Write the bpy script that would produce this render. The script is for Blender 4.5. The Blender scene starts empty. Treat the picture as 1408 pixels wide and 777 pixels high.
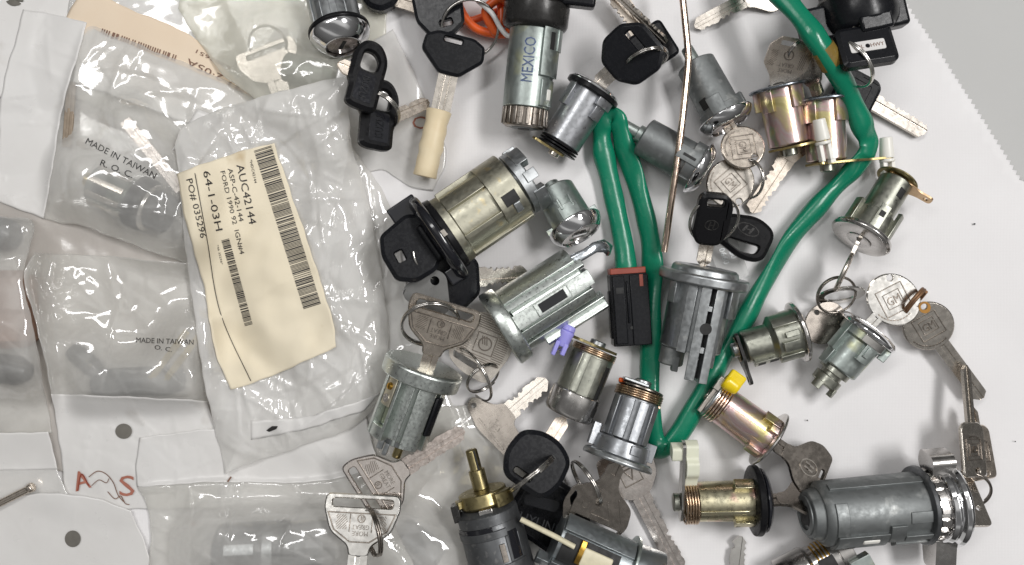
import bpy, bmesh, math, random
import numpy as np
from mathutils import Vector, Matrix, geometry
from mathutils.bvhtree import BVHTree

# ---------------------------------------------------------------- camera, world, lamps
S = 0.0003                  # metres per unit; all shapes below are written in units of 0.3 mm
HC = 1150.0                 # camera height in units (0.345 m)
CX, CY = 704.0, 388.5
scene = bpy.context.scene
scene.render.engine = 'CYCLES'
COL = scene.collection

cam_d = bpy.data.cameras.new("camera")
cam_d.sensor_width = 36.0
cam_d.lens = 36.0 * HC / 1408.0
cam_d.clip_start = 0.01
cam_d.clip_end = 50.0
cam = bpy.data.objects.new("camera", cam_d)
cam.location = (0, 0, HC * S)
COL.objects.link(cam)
scene.camera = cam

world = bpy.data.worlds.new("World")
scene.world = world
world.use_nodes = True
wn, wl = world.node_tree.nodes, world.node_tree.links
wn.clear()
w_out = wn.new("ShaderNodeOutputWorld")
w_bg = wn.new("ShaderNodeBackground")
w_tc = wn.new("ShaderNodeTexCoord")
w_sep = wn.new("ShaderNodeSeparateXYZ")
# a pale ceiling with added bright rows for metals to reflect, darker walls below
def wmath(op, a, b=None, c=None):
    n = wn.new("ShaderNodeMath"); n.operation = op
    for i, q in enumerate((a, b, c)):
        if q is None: continue
        if isinstance(q, (int, float)): n.inputs[i].default_value = q
        else: wl.new(q, n.inputs[i])
    return n.outputs[0]
wl.new(w_tc.outputs["Generated"], w_sep.inputs[0])
dz = wmath('MAXIMUM', w_sep.outputs["Z"], 0.12)
qx = wmath('DIVIDE', w_sep.outputs["X"], dz); qy = wmath('DIVIDE', w_sep.outputs["Y"], dz)
row = wmath('ADD', wmath('MULTIPLY', qx, 0.55), wmath('MULTIPLY', qy, 0.95))
st = wmath('SINE', wmath('MULTIPLY_ADD', row, 4.6, 1.3))
w_rmp = wn.new("ShaderNodeValToRGB")
wl.new(wmath('MULTIPLY_ADD', st, 0.5, 0.5), w_rmp.inputs[0])
el = w_rmp.color_ramp.elements
el[0].position = 0.0; el[0].color = (0.30, 0.298, 0.295, 1)
el[1].position = 1.0; el[1].color = (1.25, 1.24, 1.21, 1)
e = el.new(0.62); e.color = (0.36, 0.358, 0.355, 1)
e = el.new(0.86); e.color = (1.10, 1.09, 1.07, 1)
w_low = wn.new("ShaderNodeValToRGB")
wl.new(w_sep.outputs["Z"], w_low.inputs[0])
lo = w_low.color_ramp.elements
lo[0].position = 0.0; lo[0].color = (0.10, 0.098, 0.095, 1)
lo[1].position = 0.62; lo[1].color = (0.34, 0.336, 0.33, 1)
w_mx = wn.new("ShaderNodeMix"); w_mx.data_type = 'RGBA'
w_fac = wn.new("ShaderNodeMapRange"); w_fac.inputs["From Min"].default_value = 0.45; w_fac.inputs["From Max"].default_value = 0.75
wl.new(w_sep.outputs["Z"], w_fac.inputs["Value"])
wl.new(w_fac.outputs[0], w_mx.inputs[0]); wl.new(w_low.outputs[0], w_mx.inputs[6]); wl.new(w_rmp.outputs[0], w_mx.inputs[7])
wl.new(w_mx.outputs[2], w_bg.inputs[0])
w_bg.inputs[1].default_value = 0.54
wl.new(w_bg.outputs[0], w_out.inputs[0])

def area(name, loc, target, sx, sy, power, col=(1, 1, 1)):
    d = bpy.data.lights.new(name, 'AREA')
    d.shape = 'RECTANGLE'; d.size = sx; d.size_y = sy; d.energy = power; d.color = col
    o = bpy.data.objects.new(name, d)
    o.location = loc
    o.rotation_euler = (Vector(target) - Vector(loc)).to_track_quat('-Z', 'Y').to_euler()
    COL.objects.link(o)
area("area_lamp", (0.86, 0.30, 1.45), (0.0, 0, 0), 0.75, 0.28, 18.0, (1.0, 0.985, 0.975))
area("area_lamp", (-0.45, 0.60, 1.35), (-0.05, 0, 0), 1.0, 0.18, 6.6, (1.0, 0.99, 0.98))  # added fill light from the upper left, no known fixture

scene.view_settings.view_transform = 'Standard'
scene.view_settings.look = 'None'
scene.view_settings.exposure = 0.0
scene.cycles.max_bounces = 16
scene.cycles.diffuse_bounces = 8
scene.cycles.transmission_bounces = 8
scene.cycles.transparent_max_bounces = 24
scene.view_settings.gamma = 1.0

# ---------------------------------------------------------------- helpers
def W(px, py, z=0.0):
    k = 1 - z / HC
    return Vector(((px - CX) * k, (CY - py) * k, z))

class MB:
    """collects shapes (units) and links them as one mesh object"""
    def __init__(s):
        s.v = []; s.f = []
    def add(s, vs, fs, M=None):
        o = len(s.v)
        s.v += [tuple(M @ Vector(p)) if M is not None else tuple(p) for p in vs]
        s.f += [tuple(i + o for i in f) for f in fs]
        return s
    def box(s, x0, x1, y0, y1, z0, z1, M=None):
        vs = [(x, y, z) for x in (x0, x1) for y in (y0, y1) for z in (z0, z1)]
        return s.add(vs, [(0, 1, 3, 2), (4, 6, 7, 5), (0, 4, 5, 1), (2, 3, 7, 6), (0, 2, 6, 4), (1, 5, 7, 3)], M)
    def rev(s, prof, n=44, M=None, ry=1.0):
        """profile of (x, r) turned about the x axis, ends capped"""
        vs, fs = [], []
        for (x, r) in prof:
            for k in range(n):
                a = 2 * math.pi * k / n
                vs.append((x, r * math.cos(a) * ry, r * math.sin(a)))
        for i in range(len(prof) - 1):
            for k in range(n):
                k2 = (k + 1) % n
                fs.append((i * n + k, i * n + k2, (i + 1) * n + k2, (i + 1) * n + k))
        if prof[0][1] > 0.01: fs.append(tuple(range(n)))
        if prof[-1][1] > 0.01: fs.append(tuple((len(prof) - 1) * n + k for k in range(n)))
        return s.add(vs, fs, M)
    def ringrev(s, prof, n=44, M=None, ry=1.0):
        """closed profile turned about x (a ring with a hole)"""
        vs, fs = [], []
        m = len(prof)
        for (x, r) in prof:
            for k in range(n):
                a = 2 * math.pi * k / n
                vs.append((x, r * math.cos(a) * ry, r * math.sin(a)))
        for i in range(m):
            j = (i + 1) % m
            for k in range(n):
                k2 = (k + 1) % n
                fs.append((i * n + k, i * n + k2, j * n + k2, j * n + k))
        return s.add(vs, fs, M)
    def sec(s, x0, x1, r0, r1, a0, a1, M=None):
        """curved block between two radii and two angles (degrees, 90 = up)"""
        n = max(2, int(abs(a1 - a0) / 8) + 1)
        vs, fs = [], []
        for k in range(n + 1):
            a = math.radians(a0 + (a1 - a0) * k / n)
            c, d = math.cos(a), math.sin(a)
            vs += [(x0, r0 * c, r0 * d), (x1, r0 * c, r0 * d), (x1, r1 * c, r1 * d), (x0, r1 * c, r1 * d)]
        for k in range(n):
            b = 4 * k
            for i in range(4):
                j = (i + 1) % 4
                fs.append((b + i, b + j, b + 4 + j, b + 4 + i))
        fs += [(0, 1, 2, 3), (4 * n, 4 * n + 3, 4 * n + 2, 4 * n + 1)]
        return s.add(vs, fs, M)
    def tube(s, pts, r, n=12, closed=False, flat=None):
        """sweep along pts; r a number or a list; flat = list of (width factor, height factor)"""
        P = [Vector(p) for p in pts]; m = len(P)
        R = r if isinstance(r, (list, tuple, np.ndarray)) else [r] * m
        vs, fs = [], []
        up = None
        for i in range(m):
            a = P[i - 1] if (i > 0 or closed) else P[i]
            b = P[(i + 1) % m] if (i < m - 1 or closed) else P[i]
            t = (b - a).normalized()
            if up is None:
                up = Vector((0, 0, 1))
                if abs(t.z) > 0.9: up = Vector((1, 0, 0))
            u = (up - t * up.dot(t)).normalized(); w = t.cross(u); up = u
            fw, fh = flat[i] if flat else (1, 1)
            for k in range(n):
                q = 2 * math.pi * k / n
                vs.append(P[i] + w * (R[i] * fw * math.cos(q)) + u * (R[i] * fh * math.sin(q)))
        for i in range(m if closed else m - 1):
            j = (i + 1) % m
            for k in range(n):
                k2 = (k + 1) % n
                fs.append((i * n + k, i * n + k2, j * n + k2, j * n + k))
        if not closed:
            fs.append(tuple(range(n))); fs.append(tuple((m - 1) * n + k for k in range(n)))
        return s.add(vs, fs)
    def plate(s, outer, holes, z0, z1, M=None):
        loops = [outer] + list(holes)
        tri = geometry.tessellate_polygon([[Vector((p[0], p[1], 0)) for p in l] for l in loops])
        flat = [p for l in loops for p in l]; n = len(flat)
        vs = [(p[0], p[1], z0) for p in flat] + [(p[0], p[1], z1) for p in flat]
        fs = [t for t in tri] + [(t[0] + n, t[1] + n, t[2] + n) for t in tri]
        o = 0
        for l in loops:
            k = len(l)
            for i in range(k):
                j = (i + 1) % k
                fs.append((o + i, o + j, o + j + n, o + i + n))
            o += k
        return s.add(vs, fs, M)
    def build(s, name, mat, parent=None, bev=0.7, ang=35, origin=None, seg=2):
        me = bpy.data.meshes.new(name)
        o0 = Vector(origin) if origin is not None else Vector((0, 0, 0))
        me.from_pydata([((p[0] - o0.x) * S, (p[1] - o0.y) * S, (p[2] - o0.z) * S) for p in s.v], [], s.f)
        bm = bmesh.new(); bm.from_mesh(me)
        bmesh.ops.recalc_face_normals(bm, faces=bm.faces)
        bm.to_mesh(me); bm.free()
        me.shade_smooth()
        me.set_sharp_from_angle(angle=math.radians(ang))
        me.materials.append(mat)
        o = bpy.data.objects.new(name, me)
        COL.objects.link(o)
        if parent is not None: o.parent = parent
        if bev:
            b = o.modifiers.new("bevel", 'BEVEL')
            b.width = bev * S; b.segments = seg; b.limit_method = 'ANGLE'; b.angle_limit = math.radians(ang)
            b.use_clamp_overlap = True
        return o

def tag(o, label, cat, group=None):
    o["label"] = label; o["category"] = cat
    if group: o["group"] = group
    return o

def frame(A, B, roll=0.0):
    X = (B - A).normalized()
    Y = Vector((0, 0, 1)).cross(X)
    if Y.length < 1e-4: Y = Vector((0, 1, 0))
    Y.normalize(); Z = X.cross(Y)
    M = Matrix((X, Y, Z)).transposed().to_4x4()
    return Matrix.Translation(A) @ M @ Matrix.Rotation(math.radians(roll), 4, 'X')

def thing(name, label, cat, M, group=None):
    o = bpy.data.objects.new(name, None)
    o.empty_display_size = 0.005
    t = M.to_translation() * S
    o.matrix_world = Matrix.Translation(t) @ M.to_3x3().to_4x4()
    COL.objects.link(o)
    return tag(o, label, cat, group)

def lock(label, tail, head, zt, zh, roll=0, cat="lock cylinder", group="lock cylinders laid out on the cloth", name="lock_cylinder"):
    A, B = W(*tail, zt), W(*head, zh)
    return thing(name, label, cat, frame(A, B, roll), group), (B - A).length

def rnd(poly, r, n=5):
    """round the corners of a polygon"""
    out = []; m = len(poly)
    for i in range(m):
        p = Vector(poly[i][:2]); a = Vector(poly[i - 1][:2]); b = Vector(poly[(i + 1) % m][:2])
        rr = poly[i][2] if len(poly[i]) > 2 else r
        d = min(rr, (a - p).length * 0.48, (b - p).length * 0.48)
        p0 = p + (a - p).normalized() * d; p1 = p + (b - p).normalized() * d
        for k in range(n + 1):
            t = k / n
            q = p0 * (1 - t) ** 2 + p * 2 * t * (1 - t) + p1 * t * t
            out.append((q.x, q.y))
    return out
def ell(cx, cy, rx, ry, n=28, rot=0):
    c, s_ = math.cos(rot), math.sin(rot)
    return [(cx + rx * math.cos(a) * c - ry * math.sin(a) * s_, cy + rx * math.cos(a) * s_ + ry * math.sin(a) * c)
            for a in [2 * math.pi * k / n for k in range(n)]]
def rect(x0, x1, y0, y1): return [(x0, y0), (x1, y0), (x1, y1), (x0, y1)]

def catmull(pts, per=8):
    P = [Vector(p) for p in pts]; out = []
    for i in range(len(P) - 1):
        p0 = P[max(i - 1, 0)]; p1 = P[i]; p2 = P[i + 1]; p3 = P[min(i + 2, len(P) - 1)]
        for k in range(per):
            t = k / per
            out.append(0.5 * ((2 * p1) + (p2 - p0) * t + (2 * p0 - 5 * p1 + 4 * p2 - p3) * t * t + (3 * p1 - p0 - 3 * p2 + p3) * t ** 3))
    out.append(P[-1]); return out

_font_cache = {}
def glyphs(text, height, depth=0.0, width=None, align='LEFT'):
    """text as vertices and faces in the xy plane, height = cap height"""
    key_ = (text, depth > 0)
    if key_ not in _font_cache:
        cu = bpy.data.curves.new("lettering", 'FONT')
        cu.body = text; cu.size = 1.0; cu.resolution_u = 2
        if depth > 0: cu.extrude = 0.5
        ob = bpy.data.objects.new("lettering", cu)
        COL.objects.link(ob)
        dg = bpy.context.evaluated_depsgraph_get()
        me = bpy.data.meshes.new_from_object(ob.evaluated_get(dg))
        vs = [tuple(v.co) for v in me.vertices]; fs = [tuple(p.vertices) for p in me.polygons]
        bpy.data.objects.remove(ob); bpy.data.curves.remove(cu); bpy.data.meshes.remove(me)
        _font_cache[key_] = (vs, fs)
    vs, fs = _font_cache[key_]
    if not vs: return [], []
    k = height / 0.69
    x0 = min(v[0] for v in vs); x1 = max(v[0] for v in vs)
    kx = width / (x1 - x0) if width else k
    off = {'LEFT': 0, 'CENTER': -(x1 - x0) * kx / 2}[align]
    return [((v[0] - x0) * kx + off, v[1] * k, v[2] * depth) for v in vs], fs

def lettering(text, height, M, mat, parent, depth=0.8, width=None, name="lettering"):
    vs, fs = glyphs(text, height, depth, width, 'CENTER')
    vs = [(v[0], v[1] - height / 2, v[2]) for v in vs]
    return MB().add(vs, fs, M).build(name, mat, parent, bev=0)
def TR(x, y, z, rz=0): return Matrix.Translation((x, y, z)) @ Matrix.Rotation(math.radians(rz), 4, 'Z')

# ---------------------------------------------------------------- materials
def nodes(name):
    m = bpy.data.materials.new(name); m.use_nodes = True
    nt = m.node_tree
    return m, nt, nt.nodes, nt.links, nt.nodes["Principled BSDF"]

def pmat(name, col, rough=0.5, metal=0.0, col2=None, vscale=180, var=0.5, bump=0.04, bscale=1500,
         rvar=0.1, coat=0.0, spec=0.5, trans=0.0, sss=0.0, speck=None, dirt=None):
    m, nt, N, L, b = nodes(name)
    tc = N.new("ShaderNodeTexCoord")
    b.inputs["Metallic"].default_value = metal
    b.inputs["Specular IOR Level"].default_value = spec
    b.inputs["Coat Weight"].default_value = coat
    b.inputs["Coat Roughness"].default_value = 0.08
    b.inputs["Transmission Weight"].default_value = trans
    if sss:
        b.inputs["Subsurface Weight"].default_value = sss
        b.inputs["Subsurface Radius"].default_value = (0.002, 0.002, 0.0018)
        b.inputs["Subsurface Scale"].default_value = 1.0
    if col2 is None: col2 = tuple(c * 0.72 for c in col)
    n1 = N.new("ShaderNodeTexNoise"); n1.inputs["Scale"].default_value = vscale
    n1.inputs["Detail"].default_value = 6; n1.inputs["Roughness"].default_value = 0.62
    L.new(tc.outputs["Object"], n1.inputs["Vector"])
    r1 = N.new("ShaderNodeValToRGB")
    r1.color_ramp.elements[0].position = 0.5 - var * 0.5; r1.color_ramp.elements[1].position = 0.5 + var * 0.5
    r1.color_ramp.elements[0].color = (*col2, 1); r1.color_ramp.elements[1].color = (*col, 1)
    L.new(n1.outputs["Fac"], r1.inputs[0])
    last = r1.outputs[0]
    for (cc, sc, lo, hi) in ([speck] if speck else []) + ([dirt] if dirt else []):
        n2 = N.new("ShaderNodeTexNoise"); n2.inputs["Scale"].default_value = sc; n2.inputs["Detail"].default_value = 4
        L.new(tc.outputs["Object"], n2.inputs["Vector"])
        mr = N.new("ShaderNodeMapRange"); mr.inputs["From Min"].default_value = lo; mr.inputs["From Max"].default_value = hi
        L.new(n2.outputs["Fac"], mr.inputs["Value"])
        mx = N.new("ShaderNodeMix"); mx.data_type = 'RGBA'
        mx.inputs[7].default_value = (*cc, 1)
        L.new(mr.outputs[0], mx.inputs[0]); L.new(last, mx.inputs[6])
        last = mx.outputs[2]
    L.new(last, b.inputs["Base Color"])
    n3 = N.new("ShaderNodeTexNoise"); n3.inputs["Scale"].default_value = bscale * 0.35; n3.inputs["Detail"].default_value = 5
    L.new(tc.outputs["Object"], n3.inputs["Vector"])
    mr = N.new("ShaderNodeMapRange")
    mr.inputs["From Min"].default_value = 0.3; mr.inputs["From Max"].default_value = 0.7
    mr.inputs["To Min"].default_value = max(0.02, rough - rvar); mr.inputs["To Max"].default_value = rough + rvar
    L.new(n3.outputs["Fac"], mr.inputs["Value"]); L.new(mr.outputs[0], b.inputs["Roughness"])
    if bump:
        n4 = N.new("ShaderNodeTexNoise"); n4.inputs["Scale"].default_value = bscale; n4.inputs["Detail"].default_value = 3
        L.new(tc.outputs["Object"], n4.inputs["Vector"])
        bp = N.new("ShaderNodeBump"); bp.inputs["Strength"].default_value = bump; bp.inputs["Distance"].default_value = 0.00018
        L.new(n4.outputs["Fac"], bp.inputs["Height"]); L.new(bp.outputs[0], b.inputs["Normal"])
    return m

def irid(name):
    m, nt, N, L, b = nodes(name)
    tc = N.new("ShaderNodeTexCoord")
    mp = N.new("ShaderNodeMapping"); mp.inputs["Scale"].default_value = (0.6, 1.0, 1.0)
    n1 = N.new("ShaderNodeTexNoise"); n1.inputs["Scale"].default_value = 130; n1.inputs["Detail"].default_value = 7
    n1.inputs["Distortion"].default_value = 0.6
    L.new(tc.outputs["Object"], mp.inputs[0]); L.new(mp.outputs[0], n1.inputs["Vector"])
    r = N.new("ShaderNodeValToRGB"); cr = r.color_ramp
    cr.elements[0].position = 0.28; cr.elements[0].color = (0.45, 0.38, 0.16, 1)
    cr.elements[1].position = 0.74; cr.elements[1].color = (0.62, 0.52, 0.20, 1)
    for p, c in ((0.38, (0.66, 0.58, 0.30)), (0.46, (0.60, 0.44, 0.34)), (0.52, (0.60, 0.50, 0.48)), (0.58, (0.62, 0.42, 0.42)), (0.66, (0.46, 0.52, 0.36))):
        q = cr.elements.new(p); q.color = (*c, 1)
    L.new(n1.outputs["Fac"], r.inputs[0]); L.new(r.outputs[0], b.inputs["Base Color"])
    b.inputs["Metallic"].default_value = 0.9; b.inputs["Roughness"].default_value = 0.3
    n4 = N.new("ShaderNodeTexNoise"); n4.inputs["Scale"].default_value = 1400
    L.new(tc.outputs["Object"], n4.inputs["Vector"])
    bp = N.new("ShaderNodeBump"); bp.inputs["Strength"].default_value = 0.10; bp.inputs["Distance"].default_value = 0.0004
    L.new(n4.outputs["Fac"], bp.inputs["Height"]); L.new(bp.outputs[0], b.inputs["Normal"])
    return m

def film(name, col, clear=0.45, rough=0.16, bscale=60, bump=0.30, gloss=0.5, rot=0.5):
    """thin milky plastic film: part clear, part white, with a glossy skin"""
    m, nt, N, L, b = nodes(name)
    N.remove(b); out = N["Material Output"]
    tc = N.new("ShaderNodeTexCoord")
    nz = N.new("ShaderNodeTexNoise"); nz.noise_type = 'RIDGED_MULTIFRACTAL'
    nz.inputs["Scale"].default_value = bscale; nz.inputs["Detail"].default_value = 3; nz.inputs["Roughness"].default_value = 0.5
    nz.inputs["Distortion"].default_value = 0.8; nz.normalize = False
    mp = N.new("ShaderNodeMapping"); mp.inputs["Rotation"].default_value = (0, 0, rot); mp.inputs["Scale"].default_value = (1.0, 0.45, 1.0)
    L.new(tc.outputs["Object"], mp.inputs[0]); L.new(mp.outputs[0], nz.inputs["Vector"])
    sm = N.new("ShaderNodeMath"); sm.operation = 'MULTIPLY'; sm.inputs[1].default_value = 1.0
    L.new(nz.outputs["Fac"], sm.inputs[0])
    bp = N.new("ShaderNodeBump"); bp.inputs["Strength"].default_value = bump; bp.inputs["Distance"].default_value = 0.0006
    L.new(sm.outputs[0], bp.inputs["Height"])
    df = N.new("ShaderNodeBsdfDiffuse"); df.inputs["Color"].default_value = (*col, 1)
    tl = N.new("ShaderNodeBsdfTranslucent"); tl.inputs["Color"].default_value = (*col, 1)
    tp = N.new("ShaderNodeBsdfTransparent"); tp.inputs["Color"].default_value = (0.97, 0.97, 0.96, 1)
    gl = N.new("ShaderNodeBsdfGlossy"); gl.inputs["Roughness"].default_value = rough
    lw = N.new("ShaderNodeLayerWeight"); lw.inputs["Blend"].default_value = 0.5
    pw = N.new("ShaderNodeMath"); pw.operation = 'POWER'; pw.inputs[1].default_value = 4.0
    fr = N.new("ShaderNodeMath"); fr.operation = 'MULTIPLY_ADD'; fr.inputs[1].default_value = 0.7; fr.inputs[2].default_value = 0.065 + 0.06 * gloss
    L.new(lw.outputs["Facing"], pw.inputs[0]); L.new(pw.outputs[0], fr.inputs[0])
    for q in (df, tl, gl): L.new(bp.outputs[0], q.inputs["Normal"])
    m1 = N.new("ShaderNodeMixShader"); m1.inputs[0].default_value = 0.34
    L.new(df.outputs[0], m1.inputs[1]); L.new(tl.outputs[0], m1.inputs[2])
    m2 = N.new("ShaderNodeMixShader")
    cn = N.new("ShaderNodeTexNoise"); cn.inputs["Scale"].default_value = 45; cn.inputs["Detail"].default_value = 5
    L.new(tc.outputs["Object"], cn.inputs["Vector"])
    cm = N.new("ShaderNodeMapRange"); cm.inputs["From Min"].default_value = 0.3; cm.inputs["From Max"].default_value = 0.7
    cm.inputs["To Min"].default_value = max(0, clear - 0.13); cm.inputs["To Max"].default_value = min(1, clear + 0.13)
    L.new(cn.outputs["Fac"], cm.inputs["Value"]); L.new(cm.outputs[0], m2.inputs[0])
    L.new(m1.outputs[0], m2.inputs[1]); L.new(tp.outputs[0], m2.inputs[2])
    m3 = N.new("ShaderNodeMixShader")
    L.new(fr.outputs[0], m3.inputs[0]); L.new(m2.outputs[0], m3.inputs[1]); L.new(gl.outputs[0], m3.inputs[2])
    L.new(m3.outputs[0], out.inputs["Surface"])
    return m

ZL = pmat("pale_cast_zinc", (0.68, 0.72, 0.69), 0.34, 1.0, (0.58, 0.62, 0.59), 220, 0.6, 0.16, 2600, 0.10, speck=((0.82, 0.86, 0.84), 2600, 0.60, 0.72))
ZM = pmat("grey_cast_zinc", (0.47, 0.49, 0.50), 0.38, 1.0, (0.36, 0.375, 0.38), 160, 0.6, 0.10, 1800, 0.10, dirt=((0.55, 0.56, 0.55), 300, 0.6, 0.75))
ZD = pmat("dull_dark_zinc", (0.245, 0.258, 0.258), 0.52, 0.8, (0.17, 0.18, 0.18), 120, 0.6, 0.08, 1500, 0.1, dirt=((0.42, 0.43, 0.42), 160, 0.58, 0.75))
ZG = pmat("greenish_zinc", (0.45, 0.50, 0.48), 0.42, 0.95, (0.36, 0.40, 0.38), 150, 0.6, 0.10, 1800, 0.1, dirt=((0.50, 0.52, 0.36), 90, 0.60, 0.72))
INZ = pmat("oily_grey_green_zinc", (0.17, 0.19, 0.165), 0.4, 0.5, (0.09, 0.105, 0.09), 150, 0.6, 0.08, 1500)
OLV = pmat("olive_plated_zinc", (0.46, 0.445, 0.36), 0.42, 1.0, (0.34, 0.33, 0.265), 140, 0.7, 0.16, 1600, 0.1, dirt=((0.52, 0.44, 0.27), 260, 0.62, 0.76))
OLG = pmat("olive_grey_zinc", (0.42, 0.42, 0.36), 0.36, 1.0, (0.30, 0.31, 0.27), 140, 0.7, 0.10, 1600, 0.1)
IR = irid("rainbow_yellow_zinc_plating")
BR = pmat("brass", (0.55, 0.45, 0.22), 0.32, 1.0, (0.36, 0.28, 0.12), 220, 0.6, 0.08, 1500)
BRS = pmat("aged_brass", (0.40, 0.34, 0.18), 0.34, 1.0, (0.24, 0.20, 0.10), 220, 0.6, 0.10, 1500)
GOLDP = pmat("pink_gold_plated_wire", (0.80, 0.58, 0.50), 0.2, 1.0, (0.72, 0.60, 0.46), 70, 0.5, 0.02, 900)
COPW = pmat("coppery_spring_wire", (0.55, 0.40, 0.28), 0.25, 1.0, (0.40, 0.30, 0.20), 260, 0.6, 0.02, 900)
CH = pmat("chrome", (0.78, 0.78, 0.79), 0.09, 1.0, (0.70, 0.70, 0.71), 160, 0.5, 0.01, 900, 0.04)
CHB = pmat("brushed_chrome", (0.62, 0.60, 0.58), 0.22, 1.0, (0.52, 0.50, 0.48), 220, 0.5, 0.03, 1200, 0.08)
CAP = pmat("dark_nickel_face", (0.40, 0.35, 0.33), 0.28, 1.0, (0.28, 0.24, 0.22), 200, 0.6, 0.04, 1400)
NK = pmat("nickel_silver", (0.58, 0.54, 0.49), 0.26, 1.0, (0.51, 0.47, 0.42), 170, 0.6, 0.012, 1600, 0.05)
NKB = pmat("bright_nickel", (0.78, 0.76, 0.73), 0.2, 1.0, (0.66, 0.64, 0.60), 170, 0.6, 0.012, 1600, 0.05)
NKW = pmat("warm_nickel", (0.66, 0.59, 0.51), 0.27, 1.0, (0.58, 0.51, 0.44), 170, 0.6, 0.012, 1600, 0.05)
NKP = pmat("pinkish_corroded_nickel", (0.72, 0.67, 0.63), 0.24, 1.0, (0.60, 0.54, 0.50), 420, 0.4, 0.05, 1500, 0.08)
CRUST = pmat("crusty_corroded_nickel", (0.58, 0.52, 0.48), 0.34, 1.0, (0.34, 0.29, 0.26), 700, 0.4, 0.4, 1100, 0.1)
ENG = pmat("shadow_tarnished_engraving", (0.30, 0.265, 0.23), 0.32, 1.0, (0.22, 0.19, 0.165), 200, 0.6, 0.0)
NKD = pmat("dark_tarnished_nickel", (0.30, 0.27, 0.24), 0.27, 1.0, (0.20, 0.18, 0.16), 150, 0.6, 0.012, 1600, 0.05)
STL = pmat("steel_wire", (0.55, 0.53, 0.50), 0.2, 1.0, (0.36, 0.34, 0.32), 260, 0.5, 0.02, 900)
RUST = pmat("rusty_wire", (0.16, 0.10, 0.07), 0.5, 0.7, (0.30, 0.16, 0.07), 300, 0.5, 0.2, 1600)
RUSTY = pmat("orange_rust_stain", (0.50, 0.25, 0.05), 0.6, 0.2, (0.30, 0.14, 0.03), 300, 0.5, 0.2, 1600)
BK = pmat("black_plastic", (0.009, 0.0095, 0.012), 0.27, 0.0, (0.006, 0.0065, 0.008), 120, 0.6, 0.06, 2200, 0.05, spec=0.26)
BKG = pmat("glossy_black_plastic", (0.010, 0.011, 0.016), 0.16, 0.0, (0.008, 0.008, 0.010), 120, 0.6, 0.02, 2200, 0.05, coat=0.3)
BKR = pmat("black_rubber", (0.008, 0.008, 0.009), 0.30, 0.0, (0.010, 0.010, 0.011), 150, 0.6, 0.10, 1800, 0.06, spec=0.14)
BKM = pmat("black_painted_metal", (0.035, 0.034, 0.033), 0.28, 0.3, (0.022, 0.021, 0.020), 150, 0.6, 0.06, 1800, 0.08, dirt=((0.30, 0.27, 0.16), 200, 0.66, 0.78))
DARK = pmat("dark_recess", (0.012, 0.012, 0.012), 0.6, 0.0, bump=0)
DGR = pmat("dark_grey_cast_metal", (0.125, 0.13, 0.135), 0.42, 0.7, (0.085, 0.088, 0.092), 150, 0.6, 0.10, 1700, 0.08, dirt=((0.2, 0.2, 0.2), 420, 0.6, 0.75))
GRN = pmat("green_vinyl_sleeve", (0.004, 0.205, 0.112), 0.27, 0.0, (0.003, 0.165, 0.09), 60, 0.7, 0.9, 230, 0.08, coat=0.0, spec=0.45)
TAPE = pmat("amber_tape", (0.25, 0.17, 0.04), 0.25, 0.0, (0.14, 0.09, 0.02), 200, 0.6, 0.05, 900)
ORG = pmat("orange_wire_jacket", (0.80, 0.13, 0.02), 0.35, 0.0, (0.70, 0.10, 0.015), 100, 0.6, 0.02, 900)
WHW = pmat("white_wire_jacket", (0.80, 0.79, 0.77), 0.35, 0.0, bump=0.02)
NYL = pmat("white_nylon", (0.82, 0.81, 0.76), 0.36, 0.0, (0.76, 0.74, 0.68), 120, 0.6, 0.03, 900, sss=0.25)
MILK = pmat("milky_green_nylon", (0.78, 0.79, 0.66), 0.34, 0.0, (0.72, 0.73, 0.58), 120, 0.6, 0.03, 900, sss=0.3)
LIL = pmat("lilac_nylon", (0.36, 0.34, 0.78), 0.32, 0.0, (0.30, 0.28, 0.70), 120, 0.6, 0.03, 900, sss=0.2)
YEL = pmat("yellow_nylon", (0.88, 0.66, 0.01), 0.3, 0.0, (0.80, 0.58, 0.01), 120, 0.6, 0.03, 900)
CREAM = pmat("cream_plastic", (0.80, 0.74, 0.54), 0.36, 0.0, bump=0.02)
AMBER = pmat("amber_brass", (0.62, 0.38, 0.08), 0.22, 1.0, (0.40, 0.22, 0.04), 300, 0.6, 0.08, 900)
BEI = pmat("beige_rubber_tube", (0.78, 0.68, 0.48), 0.5, 0.0, (0.70, 0.56, 0.35), 90, 0.7, 0.8, 160)
REDS = pmat("brick_red_seal", (0.30, 0.055, 0.03), 0.45, 0.0, bump=0.03)
PAPER = pmat("yellowed_label_paper", (0.80, 0.725, 0.57), 0.75, 0.0, (0.75, 0.67, 0.51), 26, 0.6, 0.08, 700, spec=0.2, dirt=((0.55, 0.44, 0.28), 60, 0.68, 0.82))
PAPER2 = pmat("peach_label_paper", (0.78, 0.66, 0.52), 0.75, 0.0, (0.75, 0.61, 0.46), 26, 0.6, 0.06, 700, spec=0.2)
CARD = pmat("white_header_card", (0.72, 0.712, 0.70), 0.34, 0.0, (0.62, 0.605, 0.585), 22, 0.7, 0.05, 300, spec=0.5, dirt=((0.44, 0.41, 0.37), 38, 0.62, 0.80))
INK = pmat("black_ink", (0.025, 0.022, 0.022), 0.6, 0.0, bump=0)
INKB = pmat("blue_stamp_ink", (0.03, 0.06, 0.20), 0.6, 0.0, (0.16, 0.20, 0.28), 900, 0.5, 0)
INKR = pmat("red_brown_ink", (0.28, 0.06, 0.035), 0.6, 0.0, bump=0)
INKF = pmat("faded_red_ink", (0.42, 0.17, 0.12), 0.6, 0.0, (0.34, 0.12, 0.08), 200, bump=0)
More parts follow.
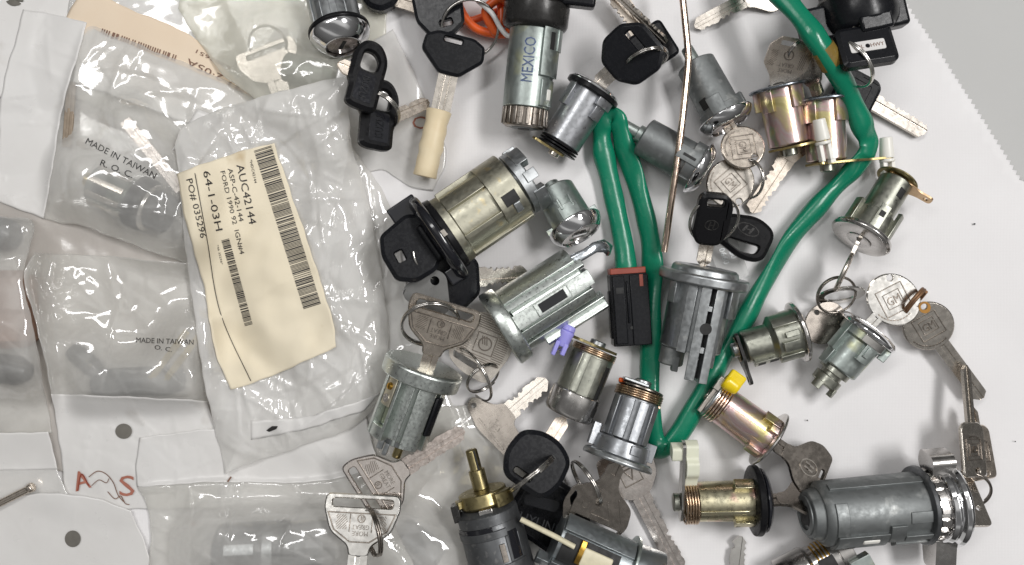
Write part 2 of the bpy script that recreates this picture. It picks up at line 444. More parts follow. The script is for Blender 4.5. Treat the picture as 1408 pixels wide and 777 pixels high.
BRN = pmat("brown_print", (0.22, 0.12, 0.08), 0.6, 0.0, bump=0)
PLTAG = pmat("frosted_plastic_tag", (0.20, 0.20, 0.195), 0.35, 0.0, bump=0.02)
PINK = pmat("pinkish_brown_plastic", (0.30, 0.175, 0.125), 0.5, 0.0, bump=0.02)
FILM = film("milky_clear_bag_film", (0.97, 0.96, 0.94), 0.30, 0.07, 70)
FILMC = film("clear_bag_film", (0.97, 0.957, 0.925), 0.58, 0.07, 70)
FILMW = film("white_bag_film", (0.90, 0.89, 0.875), 0.2, 0.16, 70)
FILMY = film("yellowed_bag_film", (0.97, 0.955, 0.86), 0.52, 0.09, 70)

# ---------------------------------------------------------------- setting: table and white cloth
mt = pmat("grey_table_top", (0.50, 0.50, 0.49), 0.6, 0.0, (0.46, 0.46, 0.452), 9, 0.9, 0.0, 900, rvar=0.02, spec=0.25)
mb = MB(); mb.box(-1150, 1150, -800, 800, -40, -14)
tb = mb.build("table_top", mt, None, bev=0); tb["kind"] = "structure"

def cloth_mat():
    m, nt, N, L, b = nodes("white_cotton_cloth")
    tc = N.new("ShaderNodeTexCoord")
    b.inputs["Roughness"].default_value = 0.85; b.inputs["Specular IOR Level"].default_value = 0.15
    n1 = N.new("ShaderNodeTexNoise"); n1.inputs["Scale"].default_value = 22; n1.inputs["Detail"].default_value = 6
    L.new(tc.outputs["Object"], n1.inputs["Vector"])
    r = N.new("ShaderNodeValToRGB"); r.color_ramp.elements[0].position = 0.3; r.color_ramp.elements[1].position = 0.75
    r.color_ramp.elements[0].color = (0.74, 0.727, 0.73, 1); r.color_ramp.elements[1].color = (0.785, 0.775, 0.778, 1)
    L.new(n1.outputs["Fac"], r.inputs[0])
    sp = N.new("ShaderNodeTexVoronoi"); sp.inputs["Scale"].default_value = 75; sp.inputs["Randomness"].default_value = 1
    L.new(tc.outputs["Object"], sp.inputs["Vector"])
    sc = N.new("ShaderNodeSeparateColor"); L.new(sp.outputs["Color"], sc.inputs[0])
    mul = N.new("ShaderNodeMapRange"); mul.inputs["From Min"].default_value = 0.93; mul.inputs["From Max"].default_value = 1.0
    mul.inputs["To Min"].default_value = 0.0; mul.inputs["To Max"].default_value = 0.055
    L.new(sc.outputs[0], mul.inputs["Value"])
    lt = N.new("ShaderNodeMath"); lt.operation = 'LESS_THAN'
    L.new(sp.outputs["Distance"], lt.inputs[0]); L.new(mul.outputs[0], lt.inputs[1])
    mx = N.new("ShaderNodeMix"); mx.data_type = 'RGBA'; mx.inputs[7].default_value = (0.16, 0.14, 0.13, 1)
    L.new(lt.outputs[0], mx.inputs[0]); L.new(r.outputs[0], mx.inputs[6])
    L.new(mx.outputs[2], b.inputs["Base Color"])
    w1 = N.new("ShaderNodeTexWave"); w1.inputs["Scale"].default_value = 520; w1.inputs["Distortion"].default_value = 1.5
    w2 = N.new("ShaderNodeTexWave"); w2.inputs["Scale"].default_value = 520; w2.inputs["Distortion"].default_value = 1.5; w2.bands_direction = 'Y'
    L.new(tc.outputs["Object"], w1.inputs["Vector"]); L.new(tc.outputs["Object"], w2.inputs["Vector"])
    ad = N.new("ShaderNodeMath"); L.new(w1.outputs["Fac"], ad.inputs[0]); L.new(w2.outputs["Fac"], ad.inputs[1])
    b1 = N.new("ShaderNodeBump"); b1.inputs["Strength"].default_value = 0.10; b1.inputs["Distance"].default_value = 0.0002
    L.new(ad.outputs[0], b1.inputs["Height"])
    L.new(b1.outputs[0], b.inputs["Normal"])
    return m

rng = np.random.default_rng(7)
def wave_noise(X, Y, comps):
    Z = np.zeros_like(X, dtype=float)
    for (a, kx, ky, p) in comps: Z += a * np.sin(kx * X + ky * Y + p)
    return Z
cl_comps = []
for _ in range(26):
    lam = rng.uniform(45, 260); th = rng.normal(0.35, 0.5) + (math.pi / 2 if rng.random() < 0.3 else 0)
    cl_comps.append((lam * 0.0030 * rng.uniform(0.4, 1), 2 * math.pi / lam * math.cos(th), 2 * math.pi / lam * math.sin(th), rng.uniform(0, 6.28)))
def make_cloth():
    edge = [(1185, -95), (1242, 0), (1283, 60), (1322, 120), (1363, 184), (1404, 250)]
    P = catmull([(p[0], p[1], 0) for p in edge], 20)
    # resample and cut into pinked teeth
    seg = [0.0]
    for i in range(1, len(P)): seg.append(seg[-1] + (P[i] - P[i - 1]).length)
    n = int(seg[-1] / 4.1); rim = []
    for k in range(n + 1):
        d = seg[-1] * k / n
        i = min(np.searchsorted(seg, d, 'right') - 1, len(P) - 2)
        t = (d - seg[i]) / max(seg[i + 1] - seg[i], 1e-6)
        q = P[i].lerp(P[i + 1], t); tn = (P[i + 1] - P[i]).normalized()
        nr = Vector((-tn.y, tn.x, 0))
        o = (2.3 if k % 2 else -2.3) + rng.uniform(-0.4, 0.4)
        rim.append((q.x - nr.x * o, q.y - nr.y * o))
    # second cut edge runs off to the right
    m2 = 30
    for k in range(1, m2):
        rim.append((1404 + 4.1 * k, 250 - 2.0 * k * 0.55 + (2.3 if k % 2 else -2.3)))
    outer = rim + [(1560, 240), (1560, 900), (-160, 900), (-160, -120), (1160, -120)]
    V = [Vector(p) for p in outer]; nb = len(V)
    E = [(i, (i + 1) % nb) for i in range(nb)]
    for x in range(-150, 1555, 14):
        for y in range(-110, 895, 14):
            V.append(Vector((x + rng.uniform(-2, 2), y + rng.uniform(-2, 2))))
    r = geometry.delaunay_2d_cdt(V, E, [tuple(range(nb))], 1, 1e-4)
    vs, fs = r[0], r[2]
    X = np.array([v.x for v in vs]); Y = np.array([v.y for v in vs])
    Z = wave_noise(X, Y, cl_comps); Z = Z - Z.max() - 0.2
    dist = np.min(np.stack([np.hypot(X - p[0], Y - p[1]) for p in rim[::3]]), axis=0)
    Z += 1.5 * np.exp(-dist / 30)
    top = [W(x, y, z) for x, y, z in zip(X, Y, Z)]
    mb = MB().add(top, [tuple(f) for f in fs])
    o = mb.build("cloth_sheet", cloth_mat(), None, bev=0, ang=60)
    so = o.modifiers.new("thick", 'SOLIDIFY'); so.thickness = 1.6 * S; so.offset = -1
    tag(o, "white cotton cloth with a pinked zigzag edge covering the grey table", "cloth")
make_cloth()
# ---------------------------------------------------------------- bags: each drapes over what lies below it
MG = 170
HM = np.zeros((777 + 2 * MG, 1408 + 2 * MG))
CONT = None                  # height of the things inside the next bag
def blur(A, r):
    r = int(r)
    if r < 1: return A
    for ax in (0, 1):
        P = np.pad(A, [(r + 1, r) if i == ax else (0, 0) for i in (0, 1)], mode='edge')
        c = np.cumsum(P, axis=ax)
        n = A.shape[ax]
        hi = np.take(c, range(2 * r + 1, 2 * r + 1 + n), axis=ax); lo = np.take(c, range(0, n), axis=ax)
        A = (hi - lo) / (2 * r + 1)
    return A
def samp(A, X, Y):
    x = np.clip(np.asarray(X, float) + MG, 0, A.shape[1] - 2); y = np.clip(np.asarray(Y, float) + MG, 0, A.shape[0] - 2)
    i = x.astype(int); j = y.astype(int); fx = x - i; fy = y - j
    return (A[j, i] * (1 - fx) + A[j, i + 1] * fx) * (1 - fy) + (A[j + 1, i] * (1 - fx) + A[j + 1, i + 1] * fx) * fy
def dilate(A, r):
    for ax in (0, 1):
        k = 1
        while k <= r:
            B = np.roll(A, k, ax); C_ = np.roll(A, -k, ax)
            A = np.maximum(A, np.maximum(B, C_)); k *= 2
    return A
def hm(px, py, r=0):
    return float(samp(HM, px, py))
def lay(X, Y, Z):
    """raise the height map to a sampled surface"""
    global HM
    for a in (0, .25, .5, .75):
        for b in (0, .25, .5, .75):
            f = lambda Q: (Q[:-1, :-1] * (1 - a) + Q[:-1, 1:] * a) * (1 - b) + (Q[1:, :-1] * (1 - a) + Q[1:, 1:] * a) * b
            xx = np.round(f(X) + MG).astype(int); yy = np.round(f(Y) + MG).astype(int); zz = f(Z)
            ok = (xx >= 0) & (yy >= 0) & (xx < HM.shape[1]) & (yy < HM.shape[0])
            np.maximum.at(HM, (yy[ok], xx[ok]), zz[ok])
def hmx(px, py, r=40):
    return max(hm(px + a, py + b) for a in range(-r, r + 1, 8) for b in range(-r, r + 1, 8))
def bump_hm(px, py, r, h, px2=None, py2=None):
    """a thing of height h (a capsule in plan) that a later bag drapes over"""
    yy, xx = np.mgrid[0:HM.shape[0], 0:HM.shape[1]]
    xx = xx - MG; yy = yy - MG
    if px2 is None: d = np.hypot(xx - px, yy - py)
    else:
        vx, vy = px2 - px, py2 - py; L2 = vx * vx + vy * vy
        t = np.clip(((xx - px) * vx + (yy - py) * vy) / L2, 0, 1)
        d = np.hypot(xx - px - t * vx, yy - py - t * vy)
    global CONT
    base = hm(px, py)
    q = base + h * np.sqrt(np.clip(1 - (d / r) ** 2, 0, 1))
    if CONT is None: CONT = HM.copy()
    np.maximum(CONT, np.where(d < r, q, -99), out=CONT)

def along(poly, n):
    """n points along a polyline, rounded and a little wavy like a film edge"""
    if len(poly) > 2: poly = [(p.x, p.y) for p in catmull([(a, b, 0) for a, b in poly], 6)]
    P = [np.array(p, float) for p in poly]
    L = [0.0]
    for i in range(1, len(P)): L.append(L[-1] + np.hypot(*(P[i] - P[i - 1])))
    t = np.linspace(0, L[-1], n)
    Q = np.stack([np.interp(t, L, [p[0] for p in P]), np.interp(t, L, [p[1] for p in P])], 1)
    if n > 8:
        ph = (P[0][0] * 1.7 + P[0][1] * 2.3) % 6.28
        w = (1.3 * np.sin(t / 11 + ph) + 0.9 * np.sin(t / 4.7 + 2 * ph) + 1.6 * np.sin(t / 29 + 3 * ph)) * np.clip(np.minimum(t, L[-1] - t) / 20, 0, 1) * WAVY
        T = np.gradient(Q, axis=0); T /= np.maximum(np.hypot(T[:, 0], T[:, 1]), 1e-6)[:, None]
        Q = Q + np.stack([-T[:, 1], T[:, 0]], 1) * w[:, None]
    return Q, L[-1]
WAVY = 0.4
def coons(b, r, t, l, nu, nv):
    """b: A->B, t: D->C, l: A->D, r: B->C"""
    B, Lb = along(b, nu); T, Lt = along(t, nu); Lf, Ll = along(l, nv); R, Lr = along(r, nv)
    u = np.linspace(0, 1, nu)[None, :, None]; v = np.linspace(0, 1, nv)[:, None, None]
    P = (1 - v) * B[None] + v * T[None] + (1 - u) * Lf[:, None] + u * R[:, None] \
        - ((1 - u) * (1 - v) * B[0] + u * (1 - v) * B[-1] + (1 - u) * v * T[0] + u * v * T[-1])
    return P[..., 0], P[..., 1], (Lb + Lt) / 2, (Ll + Lr) / 2

def facets(X, Y, cell, seed, stretch=1.0, ang=0.0):
    """creased film: random heights joined by flat facets"""
    r = np.random.default_rng(seed)
    c, s_ = math.cos(ang), math.sin(ang)
    U = (X * c + Y * s_) / stretch; V = -X * s_ + Y * c
    x0, x1, y0, y1 = U.min() - 2 * cell, U.max() + 2 * cell, V.min() - 2 * cell, V.max() + 2 * cell
    n = int((x1 - x0) * (y1 - y0) / cell ** 2) + 8
    pts = [Vector((r.uniform(x0, x1), r.uniform(y0, y1))) for _ in range(n)] + [Vector(p) for p in ((x0, y0), (x1, y0), (x1, y1), (x0, y1))]
    d = geometry.delaunay_2d_cdt(pts, [], [], 0, 1e-4)
    hv = r.uniform(-1, 1, len(d[0]))
    bv = BVHTree.FromPolygons([Vector((p.x, p.y, h)) for p, h in zip(d[0], hv)], [tuple(f) for f in d[2]])
    out = np.zeros(X.size)
    dn = Vector((0, 0, -1))
    for k, (a, b) in enumerate(zip(U.ravel(), V.ravel())):
        h = bv.ray_cast(Vector((a, b, 5)), dn)
        out[k] = h[0].z if h[0] is not None else 0.0
    return out.reshape(X.shape)

def creases(X, Y, seed, amp, ang, dens=1.0):
    """long sharp folds and tucks in the film"""
    r = np.random.default_rng(seed + 7)
    out = np.zeros_like(X)
    x0, x1, y0, y1 = X.min(), X.max(), Y.min(), Y.max()
    for _ in range(int(dens * (x1 - x0) * (y1 - y0) / 700) + 4):
        cx, cy = r.uniform(x0, x1), r.uniform(y0, y1)
        th = ang + r.normal(0, 0.55) + (math.pi / 2 if r.random() < 0.28 else 0)
        L = r.uniform(18, 85); w0, w1 = r.uniform(1.2, 3.2), r.uniform(4, 13)
        h = amp * r.uniform(0.08, 0.46) * (1 if r.random() < 0.75 else -0.8)
        c, s_ = math.cos(th), math.sin(th)
        a = (X - cx) * c + (Y - cy) * s_; d = -(X - cx) * s_ + (Y - cy) * c + 0.004 * r.normal(0, 1) * a * a / 2
        if r.random() < 0.5: d = -d
        t = np.clip(1 - (a / L) ** 2, 0, 1)
        wid = 0.4 + 0.6 * t
        out += h * t * np.where(d > 0, np.exp(-np.abs(d) / (w0 * wid)), np.exp(-np.abs(d) / (w1 * wid)))
    return out
def smooth_grid(A, k):
    for _ in range(k):
        P = np.pad(A, 1, mode='edge')
        A = (P[1:-1, 1:-1] * 2 + P[:-2, 1:-1] + P[2:, 1:-1] + P[1:-1, :-2] + P[1:-1, 2:]) / 6
    return A

def grid_faces(nu, nv, o=0):
    return [(o + j * nu + i, o + j * nu + i + 1, o + (j + 1) * nu + i + 1, o + (j + 1) * nu + i) for j in range(nv - 1) for i in range(nu - 1)]

class Bag:
    def __init__(s, label, b, r, t, l, puff=10, amp=4.0, cell=34, seed=1, mat=None, drape=9, header=None,
                 stretch=1.6, ang=0.6, fine=0.8, name="plastic_bag", cat="bag", group="plastic parcel bags heaped at the left", flat=False, step=2.6, hmat=None):
        X, Y, Lu, Lv = coons(b, r, t, l, 2, 2)
        nu = max(8, int(Lu / step)); nv = max(8, int(Lv / step))
        X, Y, Lu, Lv = coons(b, r, t, l, nu, nv)
        u = np.linspace(0, 1, nu)[None, :]; v = np.linspace(0, 1, nv)[:, None]
        global CONT
        TOP = HM if CONT is None else np.maximum(HM, CONT)
        base = samp(blur(blur(blur(dilate(TOP, drape), drape), drape), drape), X, Y)
        base0 = samp(blur(dilate(HM, 4), 4), X, Y)
        hd = np.zeros((nv, nu))
        if header:                                  # ('u' or 'v', from, to)
            q = (u + 0 * v) if header[0] == 'u' else (v + 0 * u)
            hd = ((q >= header[1]) & (q <= header[2])).astype(float)
        soft = 1 - smooth_grid(hd, 6)
        du = np.minimum(u, 1 - u) * Lu; dv = np.minimum(v, 1 - v) * Lv
        d = np.minimum(du + 0 * dv, dv + 0 * du)
        up = puff * (1 - np.exp(-d / 26.0)) * soft
        taper = 0.25 + 0.75 * (1 - np.exp(-d / 14.0))
        cr = smooth_grid(amp * 1.1 * facets(X, Y, cell * 1.7, seed, stretch, ang), 3)
        cr += smooth_grid(amp * 0.30 * facets(X, Y, cell * 0.62, seed + 50, stretch * 1.3, ang + 0.9), 1)
        cr += creases(X, Y, seed, amp, ang, fine)
        cr = cr * taper * (0.40 + 0.60 * soft)
        Z = base + 1.2 + up + np.maximum(cr, -up - 0.6)
        hh = samp(dilate(HM, 2), X, Y)
        Z = np.maximum(Z, samp(dilate(TOP, 2), X, Y) + 1.2)
        CONT = None
        s.X, s.Y, s.Z, s.nu, s.nv = X, Y, Z, nu, nv
        low = np.maximum(base0 + 0.2, 0.2) if not flat else Z - 0.8
        low = np.minimum(np.maximum(low, hh + 0.5), Z - 0.5)
        cx, cy = float(X.mean()), float(Y.mean())
        s.o = W(cx, cy, float(base0.mean()))
        s.root = thing(name, label, cat, Matrix.Translation(s.o), group)
        top = [W(a, c, e) for a, c, e in zip(X.ravel(), Y.ravel(), Z.ravel())]
        bot = [W(a, c, e) for a, c, e in zip(X.ravel(), Y.ravel(), low.ravel())]
        n = nu * nv
        rimi = [i for i in range(nu)] + [j * nu + nu - 1 for j in range(1, nv)] + [(nv - 1) * nu + i for i in range(nu - 2, -1, -1)] + [j * nu for j in range(nv - 2, 0, -1)]
        side = [(rimi[k], rimi[(k + 1) % len(rimi)], rimi[(k + 1) % len(rimi)] + n, rimi[k] + n) for k in range(len(rimi))]
        mb = MB().add(top + bot, grid_faces(nu, nv) + grid_faces(nu, nv, n) + side)
        mb.build("film", mat or FILM, s.root, bev=0, ang=180, origin=s.o)
        s.low = low
        lay(X, Y, Z)
        s.zm = HM.copy()
        if header: s.strip("header_card", header, hmat or CARD)
    def strip(s, name, header, mat, hole=None):
        """a card across the bag, just under the skin of the film's own surface"""
        ax, a, c = header
        n = s.nu if ax == 'u' else s.nv
        i0, i1 = max(0, int(a * (n - 1))), min(n - 1, int(round(c * (n - 1))))
        sl = (slice(None), slice(i0, i1 + 1)) if ax == 'u' else (slice(i0, i1 + 1), slice(None))
        X, Y, Z = s.X[sl], s.Y[sl], s.Z[sl] + 0.5
        nv, nu = X.shape
        top = [W(p, q, e) for p, q, e in zip(X.ravel(), Y.ravel(), Z.ravel())]
        o = MB().add(top, grid_faces(nu, nv)).build(name, mat, s.root, bev=0, ang=180, origin=s.o)
        m = o.modifiers.new("thick", 'SOLIDIFY'); m.thickness = 0.6 * S; m.offset = 1
        lay(X, Y, Z + 0.6)
        s.zm = HM.copy()
    def z(s, px, py): return samp(s.zm, px, py)
    def patch(s, name, quad, mat, off=0.8, step=4, parent=None, edge_noise=0.0):
        """a sheet stuck on the bag; quad = corners or polylines A->B, B->C, D->C, A->D"""
        if len(quad[0]) == 2 and not hasattr(quad[0][0], '__len__'):
            A, B, C, D = quad; quad = ([A, B], [B, C], [D, C], [A, D])
        X, Y, Lu, Lv = coons(*quad, 2, 2)
        nu, nv = max(4, int(Lu / step)), max(4, int(Lv / step))
        X, Y, Lu, Lv = coons(*quad, nu, nv)
        Z = samp(s.zs if hasattr(s, 'zs') else s.zm, X, Y) + off
        top = [W(p, q, e) for p, q, e in zip(X.ravel(), Y.ravel(), Z.ravel())]
        o = MB().add(top, grid_faces(nu, nv)).build(name, mat, parent or s.root, bev=0, ang=180, origin=s.o if parent is None else s.o)
        m = o.modifiers.new("thick", 'SOLIDIFY'); m.thickness = 0.5 * S; m.offset = -1
        return o
    def print(s, text, p0, p1, h, mat, off=1.1, name="lettering", parent=None, stretch=True):
        """lettering printed on the bag from p0 to p1 (pixels)"""
        d = Vector((p1[0] - p0[0], p1[1] - p0[1])); L = d.length; d.normalize(); up = Vector((d.y, -d.x))
        vs, fs = glyphs(text, h, 0, L if stretch else None)
        s.marks([(p0[0] + d.x * v[0] + up.x * v[1], p0[1] + d.y * v[0] + up.y * v[1]) for v in vs], fs, mat, off, name, parent)
    def marks(s, pts, fs, mat, off=1.1, name="print", parent=None):
        zm = s.zs if hasattr(s, 'zs') else s.zm
        zz = samp(zm, [p[0] for p in pts], [p[1] for p in pts]) + off
        o = MB().add([W(p[0], p[1], z) for p, z in zip(pts, zz)], fs).build(name, mat, parent or s.root, bev=0, origin=s.o)
        return o
    def bars(s, p0, p1, wdt, mat, seed, off=1.1, parent=None, name="barcode", dens=1.0, left=True):
        """barcode from p0 to p1, bars run to the left of the direction"""
        d = Vector((p1[0] - p0[0], p1[1] - p0[1])); L = d.length; d.normalize(); up = Vector((d.y, -d.x)) * (1 if left else -1)
        r = random.Random(seed); x = 0; pts = []; fs = []
        while x < L:
            w = r.choice([0.9, 0.9, 1.0, 2.1]) * dens
            n = 4
            o = len(pts)
            for k in range(n + 1):
                f = wdt * k / n
                for q in (x, x + w): pts.append((p0[0] + d.x * q + up.x * f, p0[1] + d.y * q + up.y * f))
            for k in range(n): fs.append((o + 2 * k, o + 2 * k + 1, o + 2 * k + 3, o + 2 * k + 2))
            x += w + r.choice([0.9, 1.0, 1.1, 2.2]) * dens
        return s.marks(pts, fs, mat, off, name, parent)
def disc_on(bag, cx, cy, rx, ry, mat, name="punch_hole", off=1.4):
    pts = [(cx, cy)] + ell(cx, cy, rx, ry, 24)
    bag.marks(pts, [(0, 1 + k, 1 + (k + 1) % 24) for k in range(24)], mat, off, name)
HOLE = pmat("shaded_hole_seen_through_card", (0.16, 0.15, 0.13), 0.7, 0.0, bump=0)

def inside(label, a, b, z, parts, cat="lock cylinder", name="lock_cylinder", group="lock parts sealed inside the bags"):
    """a lock part lying inside a bag; parts = list of (name, material, profile)"""
    zb = max(hm(*a), hm(*b), hm((a[0] + b[0]) / 2, (a[1] + b[1]) / 2))
    A, B = W(a[0], a[1], zb + z), W(b[0], b[1], zb + z)
    root = thing(name, label, cat, frame(A, B), group)
    L = (B - A).length
    for (n, m, prof) in parts:
        MB().rev([(x * L, r) for x, r in prof], 32).build(n, m, root)
    rm = max(r for p in parts for _, r in p[2])
    return root, L, (a, b, rm, z)
def cover(t, k=1.0):
    a, b, rm, z = t[2]
    bump_hm(a[0], a[1], rm * 1.15, (z + rm) * 1.02, b[0], b[1])

# film lying flat under the heap
u1 = Bag("flattened greyish bag lying lowest under the whole left heap", [(-90, 640), (330, 660)], [(330, 660), (250, 250)],
         [(-90, 270), (250, 250)], [(-90, 640), (-90, 270)], puff=3, amp=2.5, cell=50, seed=3,
         mat=film("dusty_grey_bag_film", (0.70, 0.66, 0.62), 0.12, 0.2, 40), step=5)
# top left header card bag with punched hole
ba = Bag("white header card bag with a dark punched hole in the top left corner", [(-110, 150), (60, 125)], [(60, 125), (95, 20), (125, -70)],
         [(-110, -70), (125, -70)], [(-110, 150), (-110, -70)], puff=2, amp=1.2, cell=60, seed=5, header=('v', 0.0, 1.0), step=4.5)
disc_on(ba, 20, 0, 12, 8, HOLE)
# peach label on its own bag
bt = Bag("greyish bag carrying a peach label with upside down numbers", [(70, 120), (380, 260)], [(380, 260), (345, 120), (275, -70)],
         [(110, -70), (275, -70)], [(70, 120), (110, -70)], puff=6, amp=2.0, cell=55, seed=8, mat=FILM, step=4)
bt.zs = blur(HM, 7) + 1.5
lb = bt.patch("peach_label", ([(70, 60), (200, 130), (350, 190)], [(350, 190), (352, 142), (338, 124)], [(112, -14), (150, 0), (192, 18), (242, 37), (276, 60), (305, 92), (338, 124)], [(70, 60), (112, -14)]), PAPER2, off=1.0)
bt.bars((243, 76), (138, 38), 9, BRN, 4, off=1.9, dens=1.75)
bt.print("2·05A", (308, 104), (259, 80), 9, BRN, 1.9)
bt.print("6203651", (318, 92), (271, 68), 5, BRN, 1.9)
bt.print("41", (336, 124), (316, 112), 8, BRN, 1.9)

# MADE IN TAIWAN bag, upper left
t1 = inside("greenish lock cylinder with a black flange inside the upper MADE IN TAIWAN bag", (128, 250), (232, 296), 22,
            [("body", INZ, [(0, 16), (0.04, 26), (0.55, 27), (0.56, 24), (0.6, 24)]), ("flange", BK, [(0.56, 24), (0.57, 36), (0.72, 36), (0.74, 30), (1.0, 26)])])
MB().rev([(-10, 9), (0, 9)]).build("tail_stub", BR, t1[0])
m_ = MB()
for a_ in (30, 70, 110, 150): m_.sec(8, t1[1] * .5, 25, 30, a_, a_ + 16)
m_.build("ribs", NK, t1[0])
MB().rev([(t1[1] * .74, 31), (t1[1] * .76, 33), (t1[1] * .8, 33), (t1[1] * .82, 28)]).build("bezel", NKB, t1[0])
MB().sec(16, 34, 25, 29, 88, 108).build("window", DARK, t1[0], bev=0)
def bar_thing(label, a, b, z, w, h, mat, cat="pin", name="metal_bar", group="lock parts sealed inside the bags"):
    zb = max(hm(*a), hm(*b))
    A, B = W(a[0], a[1], zb + z), W(b[0], b[1], zb + z)
    root = thing(name, label, cat, frame(A, B), group); L = (B - A).length
    MB().box(0, L, -w / 2, w / 2, -h / 2, h / 2).build("bar", mat, root, bev=1.0)
    MB().box(L * 0.06, L * 0.94, -w * 0.14, w * 0.14, h / 2 - 0.4, h / 2 + 1.0).build("ridge", mat, root, bev=0.5)
    return root, L, (a, b, w, z)
DGB = pmat("dull_brown_metal", (0.30, 0.24, 0.18), 0.5, 0.4, bump=0.02)
t2 = bar_thing("brown metal pin standing out at the left inside the upper MADE IN TAIWAN bag", (99, 112), (92, 203), 3, 13, 4, DGB)
t3 = bar_thing("grooved nickel key blade inside the upper MADE IN TAIWAN bag", (172, 165), (250, 262), 36, 17, 5, NKP, cat="key", name="loose_key")
cover(t1, 0.8); bump_hm(172, 165, 14, 40, 250, 262)
bb = Bag("MADE IN TAIWAN bag with white header at the upper left", [(-4, 276), (70, 303), (112, 311), (150, 325), (262, 365)], [(262, 365), (330, 260), (375, 140)],
         [(32, 13), (106, 28), (230, 76), (375, 140)], [(-4, 276), (2, 135), (22, 50), (32, 13)], puff=9, amp=5.5, cell=40, seed=12, header=('u', 0.0, 0.24), mat=FILMC, ang=0.4)
bb.print("MADE IN TAIWAN", (117, 197), (212, 246), 8.5, INK)
bb.print("R. O. C.", (137, 227), (181, 245), 8.5, INK)
bb.patch("insert_sheet", [(100, 112), (262, 170), (372, 143), (108, 31)], FILMW, off=-0.9)
bb.patch("paper_slip", [(237, 206), (318, 196), (330, 172), (271, 150)], CARD, off=1.2)

# yellowish bag, top
k1, kL, kk = inside("dim grey lock cylinder lying inside the yellowish bag", (392, 92), (505, 118), 20,
                [("body", INZ, [(0, 18), (0.02, 20), (0.5, 21), (0.52, 26), (0.62, 26), (0.64, 18), (1, 17)])])
def flat_key(label, head, tip, z, hl, hw, mat, cat="key", name="key", group="keys lying loose or on rings", bw=9, cuts=1, seed=1, roll=0, zt=None, shape=None, holes=(), th=5, L0=None, groove=True, bladem=None):
    zt = z if zt is None else zt
    A, B = W(head[0], head[1], z), W(tip[0], tip[1], zt)
    root = thing(name, label, cat, frame(A, B, roll), group); L = (B - A).length
    shape = shape or rnd([(-hl, -hw * 0.8), (-hl, hw * 0.8), (-hl * 0.2, hw), (hl * 0.6, hw * 0.7), (hl, bw), (hl, -bw), (hl * 0.6, -hw * 0.7), (-hl * 0.2, -hw)], 9)
    MB().plate(shape, holes, -th / 2, th / 2).build("bow", mat, root, bev=0.9)
    if L > hl + 4: blade(hl - 2 if L0 is None else L0, L, bw, th * 0.8, cuts, seed, groove).build("blade", bladem or mat, root, bev=0, ang=25)
    return root, L
def blade(x0, x1, w, th, cuts=1, seed=1, groove=True, depth=0.5):
    r = random.Random(seed); t = th / 2; g = th * 0.36 if groove else 0.02
    n = max(6, int((x1 - x0) / 1.6))
    knots = [[], []]
    for sd in (0, 1):
        x = x0 + 12
        knots[sd].append((x0, w)); knots[sd].append((x, w))
        on = (sd == 0 and cuts >= 1) or cuts >= 2
        while x < x1 - 12:
            d = w * (1 - depth * r.random()) if on else w
            knots[sd] += [(x + 2.5, d), (x + 5.5, d)]
            x += r.uniform(6.5, 9.5)
            if on: knots[sd].append((x, w * (1 - 0.12 * r.random())))
        knots[sd] += [(x1 - 7, w * (0.8 if on else 1)), (x1, w * 0.22)]
    vs = []
    for i in range(n + 1):
        x = x0 + (x1 - x0) * i / n
        a = float(np.interp(x, [k[0] for k in knots[0]], [k[1] for k in knots[0]]))
        b = float(np.interp(x, [k[0] for k in knots[1]], [k[1] for k in knots[1]]))
        g0, g1 = max(-w * 0.25, -b + 0.6), min(w * 0.2, a - 0.6)
        vs += [(x, -b, t), (x, g0 - .5, t), (x, g0, t - g), (x, g1, t - g), (x, g1 + .5, t), (x, a, t),
               (x, a, -t), (x, g1 + .5, -t), (x, g1, -t + g), (x, g0, -t + g), (x, g0 - .5, -t), (x, -b, -t)]
    fs = []
    for i in range(n):
        for k in range(12):
            k2 = (k + 1) % 12
            fs.append((i * 12 + k, i * 12 + k2, i * 12 + 12 + k2, i * 12 + 12 + k))
    fs += [tuple(range(12)), tuple(n * 12 + k for k in range(12))]
    return MB().add(vs, fs)
HEXH = rnd([(-26, -40), (-26, 40), (-8, 42), (14, 30), (24, 12), (24, -12), (14, -30), (-8, -42)], 5)
zz = hm(370, 90) - 8
flat_key("wide nickel key seen through the yellowish bag", (372, 88), (405, 175), zz + 30, 26, 40, NK, group="lock parts sealed inside the bags", shape=HEXH, holes=[rnd(rect(-21, -13, -28, 28), 3)], bw=13)
def ring_mesh(c, R, ang, ratio, wire, turns=1.8, n=64, gap=1.9):
    a = math.radians(ang)
    e1 = Vector((math.cos(a), -math.sin(a), 0)); pr = Vector((math.sin(a), math.cos(a), 0))
    e2 = pr * ratio + Vector((0, 0, 1)) * math.sqrt(max(0, 1 - ratio * ratio)); nn = e1.cross(e2)
    pts = []
    N_ = int(n * turns)
    for k in range(N_ + 1):
        t = 2 * math.pi * k / n
        o = (k / N_ - 0.5) * gap * wire * max(0, turns - 0.6)
        pts.append(c + e1 * (R * math.cos(t)) + e2 * (R * math.sin(t)) + nn * o)
    return MB().tube(pts, wire, 8)
def ring(label, c, z, R, ang=0, ratio=1.0, wire=1.7, mat=None, turns=1.8, group="key rings of thin wire", name="key_ring", cat="key ring"):
    C_ = W(c[0], c[1], z)
    o = ring_mesh(Vector((0, 0, 0)), R, ang, ratio, wire, turns).build(name, mat or STL, None, bev=0, ang=60)
    o.location = C_ * S
    return tag(o, label, cat, group)
ring("thin wire ring on the wide key inside the yellowish bag", (368, 62), zz + 34, 25, 0, 0.9, 1.5, group="key rings of thin wire")
bump_hm(392, 92, 26, 43, 505, 118); bump_hm(365, 70, 50, 34, 405, 175)
